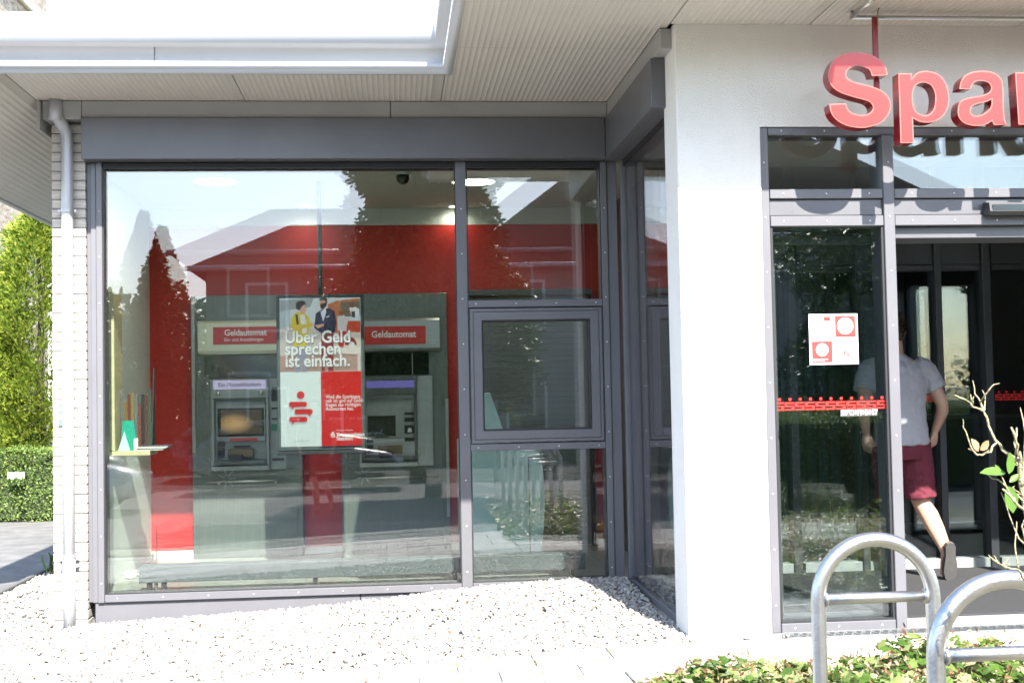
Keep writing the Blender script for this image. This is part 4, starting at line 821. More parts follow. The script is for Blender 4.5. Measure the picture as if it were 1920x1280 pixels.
for p_, d_, n_, l_ in (((1.428, -4.10, 1.150), (-1, .1, .06), (.05, -.6, .8), .062), ((1.430, -4.11, 1.148), (.12, 0, 1), (.3, -1, .1), .052), ((1.437, -4.09, 1.120), (.12, -.1, -1), (-.1, -1, .1), .066), ((1.436, -4.10, 1.128), (.6, 0, .5), (-.2, -.9, .5), .03), ((1.425, -4.08, 1.142), (-.3, .1, .7), (.2, -1, .2), .03)):
    leaf_mesh('leaf', np.array([p_]), np.array([d_], float), np.array([n_], float), np.array([l_]), np.array([l_ * .62]), LOV, LVF, LS, SB)
DL = MATS['dry_flower']
for p_, d_, n_, l_ in (((1.360, -4.105, 1.202), (-.5, 0, 1), (.4, -1, .3), .035), ((1.362, -4.11, 1.205), (.7, 0, .7), (.1, -1, -.3), .032), ((1.358, -4.10, 1.203), (-1, 0, .3), (0, -.6, .8), .022)):
    leaf_mesh('dry_leaf', np.array([p_]), np.array([d_], float), np.array([n_], float), np.array([l_]), np.array([l_ * .8]), LOV, LVF, DL, SB)

# ================================================================== MAN WALKING IN
def capsule(bm, pts, rad, seg=14):
    bmtube(bm, pts, rad, seg)
    for p, r in ((pts[0], rad[0]), (pts[-1], rad[-1])):
        bmesh.ops.create_uvsphere(bm, u_segments=seg, v_segments=8, radius=r, matrix=Matrix.Translation(p))
def ellipse_loft(bm, rings, seg=20):
    """rings: (centre, rx, ry, yaw)"""
    L = []
    for c, rx, ry, a in rings:
        L.append([bm.verts.new(Vector(c) + Matrix.Rotation(a, 3, 'Z') @ Vector((rx * math.cos(t), ry * math.sin(t), 0))) for t in (2 * math.pi * k / seg for k in range(seg))])
    for i in range(len(L) - 1):
        for k in range(seg): bm.faces.new((L[i][k], L[i][(k + 1) % seg], L[i + 1][(k + 1) % seg], L[i + 1][k]))
    bm.faces.new(L[0][::-1]); bm.faces.new(L[-1])
def remeshed(name, bm, vox, m, parent, smooth=6, wrinkle=0):
    me = bpy.data.meshes.new(name); bmesh.ops.recalc_face_normals(bm, faces=bm.faces); bm.to_mesh(me); bm.free()
    o = bpy.data.objects.new(name, me); col.objects.link(o)
    md = o.modifiers.new('r', 'REMESH'); md.mode = 'VOXEL'; md.voxel_size = vox; md.use_smooth_shade = True
    sm_ = o.modifiers.new('s', 'SMOOTH'); sm_.factor = .5; sm_.iterations = smooth
    if wrinkle:
        tx = bpy.data.textures.new('folds', 'CLOUDS'); tx.noise_scale = .055; dm = o.modifiers.new('d', 'DISPLACE'); dm.texture = tx; dm.strength = wrinkle; dm.mid_level = .5
    bpy.context.view_layer.update(); m2 = bpy.data.meshes.new_from_object(o.evaluated_get(bpy.context.evaluated_depsgraph_get())); bpy.data.objects.remove(o); m2.name = name
    return finish(name, m2, m, parent, None, True)
SKIN = mat('skin', (.52, .31, .22), .5, 0, .06, 9); HAIR = mat('brown_hair', (.035, .022, .015), .6, 0, .3, 60)
SHIRT = mat('grey_tshirt', (.38, .37, .40), .85, 0, .05, 8, .25, 250); SHORT = mat('wine_shorts', (.13, .018, .032), .85, 0, .12, 10, .3, 200)
def hand(bm, wrist, dirn, side, palm_n):
    d = Vector(dirn).normalized(); pn = Vector(palm_n).normalized(); s_ = d.cross(pn).normalized() * side; w_ = Vector(wrist)
    capsule(bm, [w_, w_ + d * .035, w_ + d * .075], [.024, .030, .028], 10); capsule(bm, [w_ + d * .03 + s_ * .014, w_ + d * .078 + s_ * .022], [.02, .017], 10); capsule(bm, [w_ + d * .03 - s_ * .014, w_ + d * .075 - s_ * .022], [.02, .016], 10)
    for i, (o_, l_) in enumerate(((.027, .072), (.009, .082), (-.009, .076), (-.026, .060))):
        b = w_ + d * .078 + s_ * o_; b1 = b + d * l_ * .42 + pn * l_ * .12; b2 = b1 + d * l_ * .25 + pn * l_ * .28; b3 = b2 + d * l_ * .06 + pn * l_ * .28
        capsule(bm, [b, b1, b2, b3], [.0098, .0092, .0086, .0076], 8)
    t0 = w_ + d * .022 + s_ * .026; capsule(bm, [t0, t0 + d * .032 + s_ * .018 + pn * .006, t0 + d * .062 + s_ * .016 + pn * .016], [.0135, .011, .009], 8)
MX, MY = 3.385, 1.30
MAN = thing('person', 'man in grey t-shirt and wine-red shorts walking in through the open door', 'person', (MX, MY, 0))
bm = bmesh.new()
ellipse_loft(bm, [((MX, MY, .86), .155, .12, 0), ((MX, MY, .98), .16, .12, 0), ((MX, MY + .01, 1.15), .15, .115, 0), ((MX, MY + .02, 1.32), .175, .12, 0), ((MX, MY + .03, 1.42), .17, .105, 0), ((MX, MY + .035, 1.475), .10, .08, 0), ((MX, MY + .04, 1.50), .062, .062, 0)])
capsule(bm, [(MX, MY + .04, 1.46), (MX - .002, MY + .05, 1.53), (MX - .004, MY + .06, 1.60)], [.062, .056, .056])
HC = Vector((MX - .006, MY + .075, 1.675))
ellipse_loft(bm, [(HC + Vector((0, .01, -.125)), .035, .045, 0), (HC + Vector((0, .012, -.10)), .052, .075, 0), (HC + Vector((0, .008, -.06)), .066, .090, 0), (HC + Vector((0, 0, -.01)), .074, .097, 0), (HC + Vector((0, -.002, .04)), .077, .099, 0), (HC + Vector((0, -.004, .08)), .066, .085, 0), (HC + Vector((0, -.004, .105)), .04, .055, 0), (HC + Vector((0, -.004, .113)), .012, .02, 0)])
capsule(bm, [HC + Vector((0, .098, .0)), HC + Vector((0, .118, -.03)), HC + Vector((0, .108, -.042))], [.009, .014, .012], 8)          # nose
capsule(bm, [HC + Vector((-.022, .090, -.073)), HC + Vector((0, .097, -.072)), HC + Vector((.022, .090, -.073))], [.006, .009, .006], 8)   # mouth
for s_ in (-1, 1):
    capsule(bm, [HC + Vector((s_ * .079, -.012, .012)), HC + Vector((s_ * .086, -.02, -.008)), HC + Vector((s_ * .080, -.010, -.038))], [.010, .011, .008], 8)
    capsule(bm, [HC + Vector((s_ * .045, .088, .028)), HC + Vector((s_ * .018, .096, .026))], [.008, .009], 8)
# arms (his right arm is on our right)
capsule(bm, [(MX + .165, MY + .03, 1.415), (MX + .215, MY + .03, 1.36), (MX + .262, MY + .02, 1.26), (MX + .292, MY - .01, 1.165)], [.064, .056, .049, .041]); capsule(bm, [(MX + .292, MY - .01, 1.165), (MX + .302, MY + .01, 1.12), (MX + .290, MY + .045, 1.05), (MX + .272, MY + .07, .985)], [.041, .043, .035, .026])
hand(bm, (MX + .270, MY + .073, .975), (-.10, .22, -1), -1, (-.75, .65, 0))
capsule(bm, [(MX - .165, MY + .03, 1.415), (MX - .215, MY + .02, 1.36), (MX - .245, MY - .01, 1.26), (MX - .262, MY - .05, 1.165)], [.064, .056, .049, .041]); capsule(bm, [(MX - .262, MY - .05, 1.165), (MX - .264, MY - .04, 1.12), (MX - .250, MY - .01, 1.05), (MX - .232, MY + .015, .985)], [.041, .043, .035, .026])
hand(bm, (MX - .230, MY + .018, .975), (.08, .18, -1), 1, (.75, .65, 0))
# trailing right leg, heel up
capsule(bm, [(MX + .09, MY, .90), (MX + .115, MY + .02, .70), (MX + .135, MY + .03, .53), (MX + .142, MY + .03, .50)], [.10, .082, .064, .058]); capsule(bm, [(MX + .142, MY + .03, .50), (MX + .168, MY - .035, .42), (MX + .190, MY - .09, .33), (MX + .212, MY - .145, .235), (MX + .220, MY - .165, .19)], [.056, .062, .056, .042, .036])
capsule(bm, [(MX + .222, MY - .17, .185), (MX + .232, MY - .13, .11), (MX + .238, MY - .105, .05)], [.038, .038, .036])
# leading left leg
capsule(bm, [(MX - .08, MY, .90), (MX - .045, MY + .10, .70), (MX - .02, MY + .20, .52)], [.10, .084, .06]); capsule(bm, [(MX - .02, MY + .20, .52), (MX + .005, MY + .205, .40), (MX + .02, MY + .20, .25), (MX + .03, MY + .19, .09)], [.058, .062, .05, .038]); capsule(bm, [(MX + .03, MY + .19, .06), (MX + .035, MY + .27, .045), (MX + .04, MY + .34, .035)], [.038, .04, .034])
remeshed('body', bm, .0065, SKIN, MAN, 4)
# hair cap
bm = bmesh.new()
ellipse_loft(bm, [(HC + Vector((0, -.045, -.075)), .052, .045, 0), (HC + Vector((0, -.030, -.04)), .073, .068, 0), (HC + Vector((0, -.018, .0)), .082, .084, 0), (HC + Vector((0, -.006, .045)), .086, .104, 0), (HC + Vector((0, .0, .085)), .078, .100, 0), (HC + Vector((0, .002, .115)), .055, .075, 0), (HC + Vector((0, 0, .130)), .022, .03, 0)])
hr = remeshed('hair', bm, .008, HAIR, MAN, 2, .012)
n = 900; u_ = unit(n); u_[:, 2] = np.abs(u_[:, 2]) * 1.0 - .35; u_[:, 1] -= .15; pos = np.array(HC) + np.array([0, -.004, .02]) + u_ * np.array([.080, .095, .105]); leaf_mesh('hair_strands', pos, u_ + np.array([.2, -.3, -.2]), unit(n), rng.uniform(.02, .035, n), np.full(n, .006), OVAL, OVF, HAIR, hr, 'stuff')
# t-shirt
bm = bmesh.new()
ellipse_loft(bm, [((MX + .005, MY - .005, .895), .185, .145, 0), ((MX + .005, MY - .005, .93), .186, .145, 0), ((MX + .003, MY, 1.02), .178, .138, 0), ((MX, MY + .01, 1.15), .178, .136, 0), ((MX, MY + .02, 1.30), .192, .138, 0), ((MX, MY + .03, 1.41), .188, .122, 0), ((MX, MY + .035, 1.455), .14, .10, 0), ((MX, MY + .04, 1.49), .078, .078, 0), ((MX, MY + .045, 1.51), .068, .070, 0)])
bmtube(bm, [(MX + .13, MY + .03, 1.42), (MX + .18, MY + .03, 1.405), (MX + .222, MY + .03, 1.36), (MX + .252, MY + .025, 1.30), (MX + .268, MY + .02, 1.262)], [.075, .079, .075, .072, .073], 16); bmtube(bm, [(MX - .13, MY + .03, 1.42), (MX - .18, MY + .03, 1.405), (MX - .218, MY + .02, 1.36), (MX - .240, MY + .0, 1.30), (MX - .250, MY - .012, 1.262)], [.075, .079, .075, .072, .073], 16)
remeshed('t_shirt', bm, .008, SHIRT, MAN, 5, .020)
bm = bmesh.new()
ellipse_loft(bm, [((MX, MY, .80), .17, .135, 0), ((MX, MY, .90), .178, .138, 0), ((MX, MY, .97), .172, .132, 0)])
bmtube(bm, [(MX + .085, MY, .90), (MX + .105, MY + .015, .75), (MX + .125, MY + .02, .62), (MX + .135, MY + .02, .535)], [.118, .115, .108, .102], 18); bmtube(bm, [(MX - .085, MY, .90), (MX - .055, MY + .08, .75), (MX - .03, MY + .14, .62), (MX - .015, MY + .17, .545)], [.118, .113, .104, .10], 18)
remeshed('shorts', bm, .008, SHORT, MAN, 5, .020)
SOLE = mat('shoe_sole', (.075, .072, .070), .9, 0, .15, 40, .6, 120); UPP = mat('shoe_upper', (.16, .11, .08), .8)
def shoe(base, d, nrm, nm='shoe'):
    """base = heel on the sole plane, d = heel to toe, nrm = out of the sole (towards the leg)"""
    d = Vector(d).normalized(); k = Vector(nrm).normalized(); s_ = d.cross(k).normalized(); k = s_.cross(d)
    out = [(0, .0), (.004, .022), (.03, .034), (.09, .034), (.15, .044), (.20, .048), (.25, .038), (.275, .015), (.28, 0), (.275, -.014), (.25, -.034), (.20, -.045), (.15, -.040), (.09, -.032), (.03, -.034), (.004, -.022)]
    def slab(h0, h1, sc_):
        b = bmesh.new(); A = [[b.verts.new(Vector(base) + d * (.14 + (u - .14) * sc_) + s_ * (v * sc_) + k * h) for u, v in out] for h in (h0, h1)]
        b.faces.new(A[0]); b.faces.new(A[1][::-1])
        for i in range(16): b.faces.new((A[0][i], A[1][i], A[1][(i + 1) % 16], A[0][(i + 1) % 16]))
        return b
    so_ = bm_finish('shoe', slab(0, .022, 1.0), SOLE, MAN)
    b = slab(.0225, .045, .96); bmesh.ops.create_uvsphere(b, u_segments=12, v_segments=8, radius=1, matrix=Matrix.Translation(Vector(base) + d * .20 + k * .04) @ Matrix((d, s_, k)).transposed().to_4x4() @ Matrix.Diagonal((.075, .040, .03, 1)))
    bm_finish('upper', b, UPP, so_)
shoe((MX + .215, MY - .252, .258), (.10, .33, -1), (.0, 1, .33)); shoe((MX + .028, MY + .14, .008), (.04, 1, 0), (0, 0, 1))
MAN.location = (3.565, 1.80, .0); MAN.scale = (1.05, 1.05, 1.05)

PH = thing('person', 'person in dark clothes standing on the street behind the camera, mirrored in the window', 'person', (-1.25, -9.2, -.30))
for ch in list(MAN.children):
    c_ = ch.copy(); c_.parent = PH; col.objects.link(c_)
    for g_ in ch.children:
        d_ = g_.copy(); d_.parent = c_; col.objects.link(d_)
    nm = ch.name.split('.')[0]
    if nm in ('t_shirt', 'shorts'): c_.material_slots[0].link = 'OBJECT'; c_.material_slots[0].material = mat('dark_jacket' if nm == 't_shirt' else 'dark_trousers', (.02, .022, .03), .85)

# ================================================================== LEFT BACKGROUND
def trunk_to(name, p0, p1, r0_, r1_, parent, m, limbs=6):
    bm = bmesh.new(); p0, p1 = Vector(p0), Vector(p1); bmtube(bm, [p0 + (p1 - p0) * t + Vector((random.uniform(-.03, .03), random.uniform(-.03, .03), 0)) for t in (0, .25, .5, .75, 1)], [r0_, r0_ * .85, r0_ * .65, r0_ * .45, r1_], 8)
    for k in range(limbs):
        t = .35 + .6 * k / limbs; b = p0 + (p1 - p0) * t; a = k * 2.4; l_ = (p1 - p0).length * .16
        bmtube(bm, [b, b + Vector((math.cos(a) * l_ * .6, math.sin(a) * l_ * .6, l_ * .35)), b + Vector((math.cos(a) * l_, math.sin(a) * l_, l_ * .9))], [r0_ * .3, r0_ * .2, r0_ * .08], 6)
    return bm_finish(name, bm, m, parent)
BARK = mat('brown_bark', (.10, .075, .055), .9, 0, .3, 12, .6, 50)
THU = leafmat('thuja_foliage', [(0, (.07, .12, .018)), (.3, (.17, .25, .03)), (.65, (.32, .39, .05)), (1, (.48, .50, .10))], .45, .55)
SPR = [(0, 0, 0), (.25, .35, .03), (.55, .30, .05), (1, .05, -.02), (1, -.05, -.02), (.55, -.30, .05), (.25, -.35, .03)]; SPF = [(0, 1, 2, 3), (0, 3, 4, 5)]
def thuja(x, y, h, rx, lab, n=1800, per=11, z0=-.2):
    t = thing('conifer_tree', lab, 'conifer', (x, y, z0), 'tall yellow-green conifers behind the clipped hedge')
    trunk_to('trunk', (x, y, z0), (x, y, z0 + h * .85), .09, .02, t, mat('conifer_bark', (.035, .032, .018), .95), 0)
    u = rng.random(n); zz = z0 + .25 + (h - .3) * u; ang = rng.uniform(0, 2 * np.pi, n)
    rad = rx * np.clip(1.05 - u ** 3.5, .10, 1) * (.45 + .61 * rng.random(n) ** .55) * (1 + .18 * np.sin(ang * 3 + zz * 2.2) + .12 * np.sin(zz * 7 + ang * 2))
    c = np.stack([x + rad * np.cos(ang), y + rad * np.sin(ang), zz], 1); out = np.stack([np.cos(ang), np.sin(ang), rng.uniform(.1, .9, n)], 1)
    pl = np.cross(out, unit(n)); pos = np.repeat(c, per, 0); o = np.repeat(out, per, 0); pnl = np.repeat(pl, per, 0); pnl /= np.linalg.norm(pnl, axis=1)[:, None]
    N = n * per; d = o / np.linalg.norm(o, axis=1)[:, None] + np.cross(o, pnl) * rng.normal(0, .55, N)[:, None] + rng.normal(0, .18, (N, 3))
    pos = pos - o * rng.uniform(.0, .16, N)[:, None] + rng.normal(0, .035, (N, 3)); L = rng.uniform(.05, .12, N)
    leaf_mesh('crown', pos, d, pnl, L, L * .42, SPR, SPF, THU, t)
thuja(-4.95, 11.5, 4.45, 1.0, 'tall yellow-green conifer rising next to the brick pillar', 4200); thuja(-6.1, 11.6, 3.9, 1.05, 'yellow-green conifer at the left edge, lower than its neighbour', 3600); thuja(-3.7, 11.9, 4.2, .9, 'yellow-green conifer hidden mostly behind the brick pillar', 500)
HG = thing('clipped_hedge', 'low clipped green hedge behind the driveway at the left', 'hedge', (-6, 10.6, -.2))
HLM = leafmat('hedge_leaf', [(0, (.06, .12, .025)), (.5, (.14, .22, .045)), (1, (.26, .33, .09))], .35, .5)
n = 17000; x = rng.uniform(-7.4, -3.0, n); s_ = rng.random(n); y = np.where(s_ < .62, 10.28 + .10 * rng.random(n) - .04 * np.sin(x * 9), rng.uniform(10.3, 11.0, n)); z = np.where(s_ < .62, rng.uniform(-.2, .74, n), .70 + .06 * rng.random(n)) + .02 * np.sin(x * 6)
L = rng.uniform(.02, .045, n); leaf_mesh('foliage', np.stack([x, y, z], 1), unit(n), unit(n) + np.array([0, -.5, .5]), L, L * .6, OVAL, OVF, HLM, HG); box('branch_core', -7.4, -3.0, 10.40, 10.95, -.2, .66, mat('hedge_core', (.03, .045, .015), .95), HG, .05)
NP = thing('name_board', 'small white board peeping out of the clipped hedge', 'board', (-5.0, 10.2, .35)); box('panel', -5.02, -4.81, 10.20, 10.22, .37, .455, WHITEP, NP, .003); tube('post', [(-4.92, 10.43, -.2), (-4.92, 10.43, .42), (-4.92, 10.222, .42)], .010, GREY, NP, 8)
n = 60; x = rng.uniform(-5.0, -4.82, n); L = rng.uniform(.02, .04, n)
sprig = leaf_mesh('hedge_sprig', np.stack([x, 10.18 + 0 * x, rng.uniform(.30, .41, n)], 1), unit(n), unit(n) + np.array([0, -1, .3]), L, L * .6, OVAL, OVF, HLM, HG)
# brick church tower far behind
TW_ = thing('brick_tower', 'tall old brick tower rising behind the conifers at the far left', 'tower', (-19, 42, -.4))
m = mat('tower_brick', (.30, .20, .14), .9, 0, .35, 3, .4, 6, c2=(.40, .34, .28), stretch=(1, 1, 3)); box('wall', -22, -13.85, 38, 46, -.4, 30, m, TW_, .05); box('cornice', -22.2, -13.7, 37.8, 46.2, 16.4, 16.9, mat('tower_stone', (.45, .42, .37), .9, 0, .2, 3), TW_, .05)
box('louvre_window', -18.6, -17.2, 37.9, 38.2, 20, 24, DARK, TW_, .02); 
bm = bmesh.new(); bmesh.ops.create_cone(bm, cap_ends=True, segments=4, radius1=6.2, radius2=.05, depth=9, matrix=Matrix.Translation((-17.9, 42, 34.5)) @ Matrix.Rotation(R(45), 4, 'Z')); bm_finish('roof', bm, mat('slate', (.06, .065, .075), .6), TW_)

# ================================================================== ACROSS THE STREET (seen in the window panes)
TILE = None
def tilemat():
    m = bpy.data.materials.new('roof_tile'); m.use_nodes = True; n_, l_ = m.node_tree.nodes, m.node_tree.links; p = n_['Principled BSDF']; p.inputs['Roughness'].default_value = .9; p.inputs['Specular IOR Level'].default_value = .15
    tc = n_.new('ShaderNodeTexCoord'); b = n_.new('ShaderNodeTexBrick'); mp = n_.new('ShaderNodeMapping'); l_.new(tc.outputs['Object'], mp.inputs[0]); mp.inputs['Rotation'].default_value = (R(90), 0, 0); l_.new(mp.outputs[0], b.inputs[0])
    b.inputs['Scale'].default_value = 1; b.inputs['Brick Width'].default_value = .28; b.inputs['Row Height'].default_value = .20; b.inputs['Mortar Size'].default_value = .035; b.inputs['Color1'].default_value = (.060, .030, .025, 1); b.inputs['Color2'].default_value = (.026, .015, .013, 1); b.inputs['Mortar'].default_value = (.008, .006, .006, 1)
    l_.new(b.outputs[0], p.inputs['Base Color']); bp_ = n_.new('ShaderNodeBump'); bp_.inputs['Distance'].default_value = .05; l_.new(b.outputs[1], bp_.inputs['Height']); bp_.invert = True; l_.new(bp_.outputs[0], p.inputs['Normal']); return m
TILE = tilemat()
def house(x0, x1, y0, y1, zb, ze, zr, lab, wallc, hip=2.2, ov=.45, hip2=None):
    t = thing('house', lab, 'house', ((x0 + x1) / 2, (y0 + y1) / 2, zb)); wm = mat('house_wall_%g' % x0, wallc, .9, 0, .1, 2, .3, 40)
    box('wall', x0, x1, y0, y1, zb, ze, wm, t, 0)
    a, b, c, d = (x0 - ov, x1 + ov, y0 - ov, y1 + ov); ym = (y0 + y1) / 2; V = [(a, c, ze), (b, c, ze), (b, d, ze), (a, d, ze), (x0 + hip, ym, zr), (x1 - (hip if hip2 is None else hip2), ym, zr)]
    me = bpy.data.meshes.new('roof'); me.from_pydata(V, [], [(0, 1, 5, 4), (2, 3, 4, 5), (3, 0, 4), (1, 2, 5), (3, 2, 1, 0)]); rf = finish('roof', me, TILE, t)
    if x1 - x0 > 7: box('chimney', (x0 + x1) / 2 - .4, (x0 + x1) / 2 + .3, ym + .4, ym + 1.0, ze + .5, zr + .7, wm, rf, .02)
    tube('gutter', [(a, d + .06, ze - .02), (b, d + .06, ze - .02)], .07, ZINC, t, 8)
    k = 0; x_ = x0 + 1.0
    while x_ + 1.1 < x1:
        z_ = zb + 1.1
        while z_ + 1.3 < ze:
            wf = box('window', x_, x_ + 1.1, y1 - .02, y1 + .04, z_, z_ + 1.3, WHITEP, t, .01); box('glazing', x_ + .08, x_ + 1.02, y1 + .0405, y1 + .05, z_ + .08, z_ + 1.22, mat('far_glass', (.03, .035, .04), .08), wf, 0); z_ += 2.7
        x_ += 2.4
    dr_ = box('door', x1 - .9, x1 - .05, y1 - .02, y1 + .05, zb, zb + 2.1, mat('far_door', (.10, .05, .03), .5), t, .01); box('handle', x1 - .82, x1 - .78, y1 + .051, y1 + .09, zb + 1.0, zb + 1.12, STEEL, dr_, 0)
house(-4.8, 1.4, -26.5, -22.4, -.45, 5.0, 6.45, 'low side house with tiled hip roof mirrored left of the window mullion', (.22, .19, .165), 2.0, hip2=0)
house(1.9, 14.3, -32, -22.4, -.45, 5.0, 9.2, 'large tiled house across the street mirrored behind the columnar tree', (.30, .28, .25), 4.6)
house(-26, -16, -38, -30, -.45, 4.2, 8.0, 'distant house far left across the street, mirrored in the pane', (.55, .52, .48), 3.0); house(22, 34, -34, -26, -.45, 5.2, 9.2, 'distant house far right across the street, mirrored in the transom', (.5, .46, .40), 3.0)
TL = leafmat('tree_leaf', [(0, (.012, .032, .010)), (.5, (.035, .075, .018)), (.9, (.08, .13, .03)), (1, (.15, .19, .05))], .25, .4)
def tree(x, y, z0, zt, rx, ry, base, lab, n, leaf=.10, cone=False, kind='broadleaf_tree', cat='tree'):
    t = thing(kind, lab, cat, (x, y, z0)); trunk_to('trunk', (x, y, z0), (x, y, zt - .6), .16, .03, t, BARK, 0 if cone else 9)
    u = rng.random(n); zz = z0 + base + (zt - z0 - base) * u; a = rng.uniform(0, 2 * np.pi, n)
    pr = (1.02 - u) if cone else np.sqrt(np.clip(1 - (2 * u - 1) ** 4, 0, 1)) * (.75 + .25 * np.sin(u * 9))
    rr = np.sqrt(rng.random(n)) * pr * (1 + .22 * np.sin(a * 4 + zz * 1.7) * np.sin(zz * 3.1)); k_ = np.sin(a * 5 + zz * 4) * np.sin(zz * 5.3 + a * 3) > -.75
    pos = np.stack([x + rx * rr * np.cos(a), y + ry * rr * np.sin(a), zz], 1)[k_]; m_ = len(pos); d = unit(m_) + np.stack([np.cos(a), np.sin(a), -.5 + 0 * a], 1)[k_] * .7; L = rng.uniform(.6, 1.3, m_) * leaf
    leaf_mesh('crown', pos, d, unit(m_) + np.array([0, 0, .8]), L, L * .62, OVAL, OVF, TL, t)
tree(.70, -12.3, -.3, 8.6, 2.25, 1.9, 1.0, 'tall dense columnar tree across the forecourt, mirrored in the shop window', 120000, .105)
tree(-5.3, -19, -.4, 5.6, 1.9, 1.6, .2, 'bushy conifer beside the low house, mirrored at the left of the window', 30000, .10, True, 'spruce_tree', 'spruce')
tree(-10.5, -27, -.4, 5.2, 2.2, 2.0, .8, 'round garden tree far left, mirrored at the edge of the window', 6000, .18); tree(-15.5, -24, -.4, 3.9, 2.4, 2.0, .4, 'low garden tree standing far left across the street', 5000, .18); tree(9.5, -18.5, -.4, 4.9, 1.9, 1.8, 1.2, 'loose garden tree opposite the entrance, mirrored in the inner door', 8000, .16); tree(18.5, -20, -.4, 6.0, 2.4, 2.2, 1.4, 'round garden tree far right opposite the entrance', 6000, .18)
for i_, (tx, ty, th, tr) in enumerate(((-34, -48, 7.5, 5), (-24, -50, 8.5, 5), (-14, -48, 7.0, 4.5), (-8.5, -44, 6.0, 3.5), (19, -46, 8, 5), (30, -44, 8, 5))):
    tree(tx, ty, -.4, th, tr, tr, .3, ('far round tree at the end of the left gardens', 'far tall tree behind the left gardens', 'far wide tree between the gardens', 'far small tree beside the low house', 'far tree behind the large house', 'far tree at the right end of the gardens')[i_], 3000, .5)
GH = thing('garden_hedge', 'dark garden hedge along the far side of the street', 'hedge', (0, -18.4, -.4)); n = 14000; x = rng.uniform(-30, 30, n); L = rng.uniform(.09, .18, n)
leaf_mesh('foliage', np.stack([x, -18.2 + rng.uniform(-.5, .3, n), -.4 + 1.15 * rng.random(n) ** .7], 1), unit(n), unit(n), L, L * .6, OVAL, OVF, HLM, GH); box('branch_core', -30, 30, -18.65, -18.1, -.4, .55, MATS['hedge_core'], GH, .08)
BH = thing('box_hedge', 'knee-high dark green hedge behind the bicycle stands, mirrored in the entrance pane', 'hedge', (6.4, -8.3, -.3)); n = 16000; x = rng.uniform(3.9, 9.2, n); L = rng.uniform(.03, .06, n)
leaf_mesh('foliage', np.stack([x, -8.3 + rng.uniform(-.42, .42, n), -.3 + 1.42 * rng.random(n) ** .6 + .06 * np.sin(x * 7)], 1), unit(n), unit(n), L, L * .6, OVAL, OVF, HLM, BH); box('branch_core', 3.95, 9.15, -8.58, -8.02, -.3, .95, MATS['hedge_core'], BH, .06)
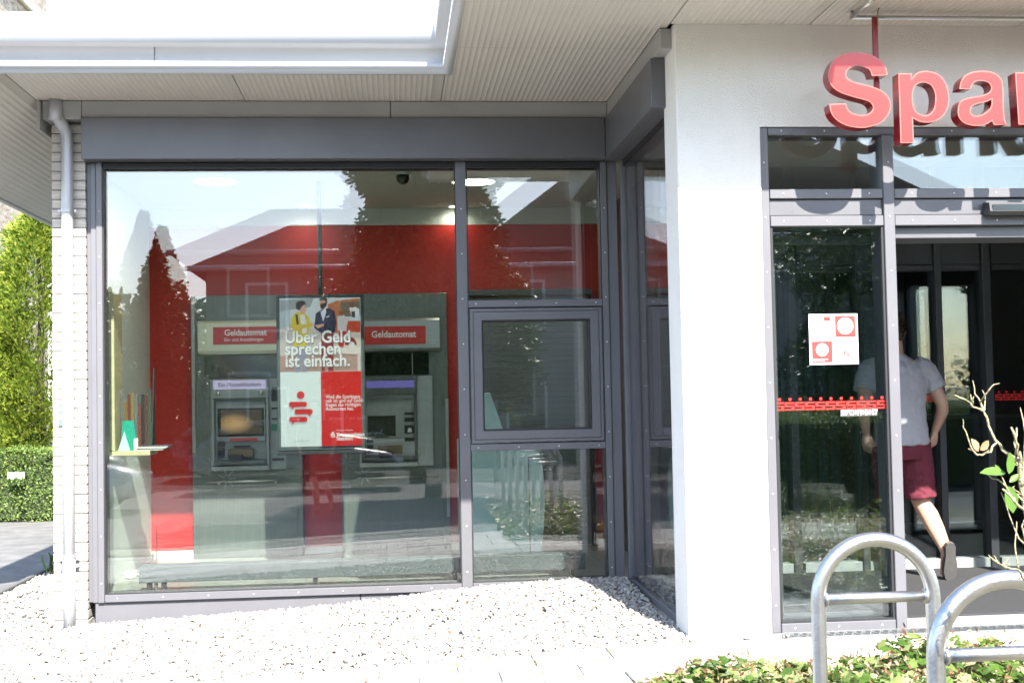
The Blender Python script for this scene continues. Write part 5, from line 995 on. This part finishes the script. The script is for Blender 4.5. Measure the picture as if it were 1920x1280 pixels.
# parked cars
def car(x, y, z, c, lab):
    t = thing('parked_car', lab, 'car', (x, y, z), 'cars parked along the street'); pm = mat('car_paint_%d' % int(c[0] * 1000), c, .25, .2, 0, coat=1.0)
    # body: stations along X (length), half-width w, sill z, belt z
    st = [(-2.12, .55, .38, .62), (-2.05, .78, .25, .78), (-1.6, .86, .20, .86), (-.8, .88, .20, .90), (.4, .88, .20, .90), (1.1, .87, .20, .84), (1.75, .84, .22, .74), (2.05, .76, .27, .64), (2.13, .55, .38, .55)]
    def sect(x_, w_, a, b): return [(x_, -w_ * .96, a), (x_, -w_, a + (b - a) * .35), (x_, -w_ * .97, a + (b - a) * .75), (x_, -w_ * .86, b), (x_, 0, b + .025), (x_, w_ * .86, b), (x_, w_ * .97, a + (b - a) * .75), (x_, w_, a + (b - a) * .35), (x_, w_ * .96, a)]
    def loft(nm, S, m, par):
        V = []; F = []; k = len(S[0])
        for q in S: V += q
        for i in range(len(S) - 1):
            for j in range(k): F.append((i * k + j, i * k + (j + 1) % k, (i + 1) * k + (j + 1) % k, (i + 1) * k + j))
        F.append(tuple(range(k))[::-1]); F.append(tuple(range((len(S) - 1) * k, len(S) * k)))
        me = bpy.data.meshes.new(nm); me.from_pydata([(x + a, y + b, z + c_) for a, b, c_ in V], [], F); return finish(nm, me, m, par, None, True)
    bd = loft('body', [sect(*s_) for s_ in st], pm, t)
    cb = lambda x_, w_, zt: [(x_, -w_, .86), (x_, -w_ * .86, zt * .6 + .86 * .4), (x_, -w_ * .70, zt), (x_, w_ * .70, zt), (x_, w_ * .86, zt * .6 + .86 * .4), (x_, w_, .86)]
    loft('greenhouse', [cb(-1.95, .72, .89), cb(-1.45, .80, 1.30), cb(-.9, .80, 1.40), (cb(.0, .80, 1.42)), cb(.45, .79, 1.33), cb(1.15, .76, .88)], mat('car_glass', (.02, .025, .03), .05), t)
    loft('roof_panel', [[(a, -w_, h), (a, -w_ * .9, h + .03), (a, w_ * .9, h + .03), (a, w_, h)] for a, w_, h in ((-1.4, .52, 1.29), (-.9, .55, 1.395), (0, .55, 1.415), (.38, .52, 1.34))], pm, t)
    for wx in (-1.32, 1.32):
        for wy in (-.80, .80):
            w_ = lathe('wheel', [(.20, -.09), (.30, -.09), (.315, -.06), (.315, .06), (.30, .09), (.20, .09)], (x + wx, y + wy, z + .315), DARK, t, 24, 'Y'); s_ = 1 if wy > 0 else -1
            lathe('rim', [(.205, s_ * .06), (.205, s_ * .088), (.185, s_ * .08), (.06, s_ * .07), (.05, s_ * .085), (.0, s_ * .088)], (x + wx, y + wy, z + .315), STEEL, w_, 24, 'Y', False)
            for k in range(7):
                a = k * 2 * math.pi / 7; tube('spoke', [(x + wx + .05 * math.cos(a), y + wy + s_ * .086, z + .315 + .05 * math.sin(a)), (x + wx + .19 * math.cos(a), y + wy + s_ * .094, z + .315 + .19 * math.sin(a))], .014, WHITEP, w_, 6)
    for wy in (-.62, .62): box('headlight', x + 1.93, x + 2.10, y + wy - .13, y + wy + .13, z + .52, z + .63, mat('lamp_glass', (.8, .82, .85), .1), t, .03); box('tail_light', x - 2.13, x - 2.0, y + wy - .12, y + wy + .12, z + .62, z + .74, mat('lamp_red', (.4, .01, .01), .2), t, .03)
car(-1.95, -15.2, -.3, (.035, .038, .045), 'dark car parked across the street behind the columnar tree, mirrored in the window'); car(-6.2, -10.5, -.3, (.55, .56, .58), 'silver car parked on the near side of the street, mirrored at the left'); car(-9.5, -2.2, -.18, (.35, .012, .02), 'red car parked on the driveway left of the forecourt')
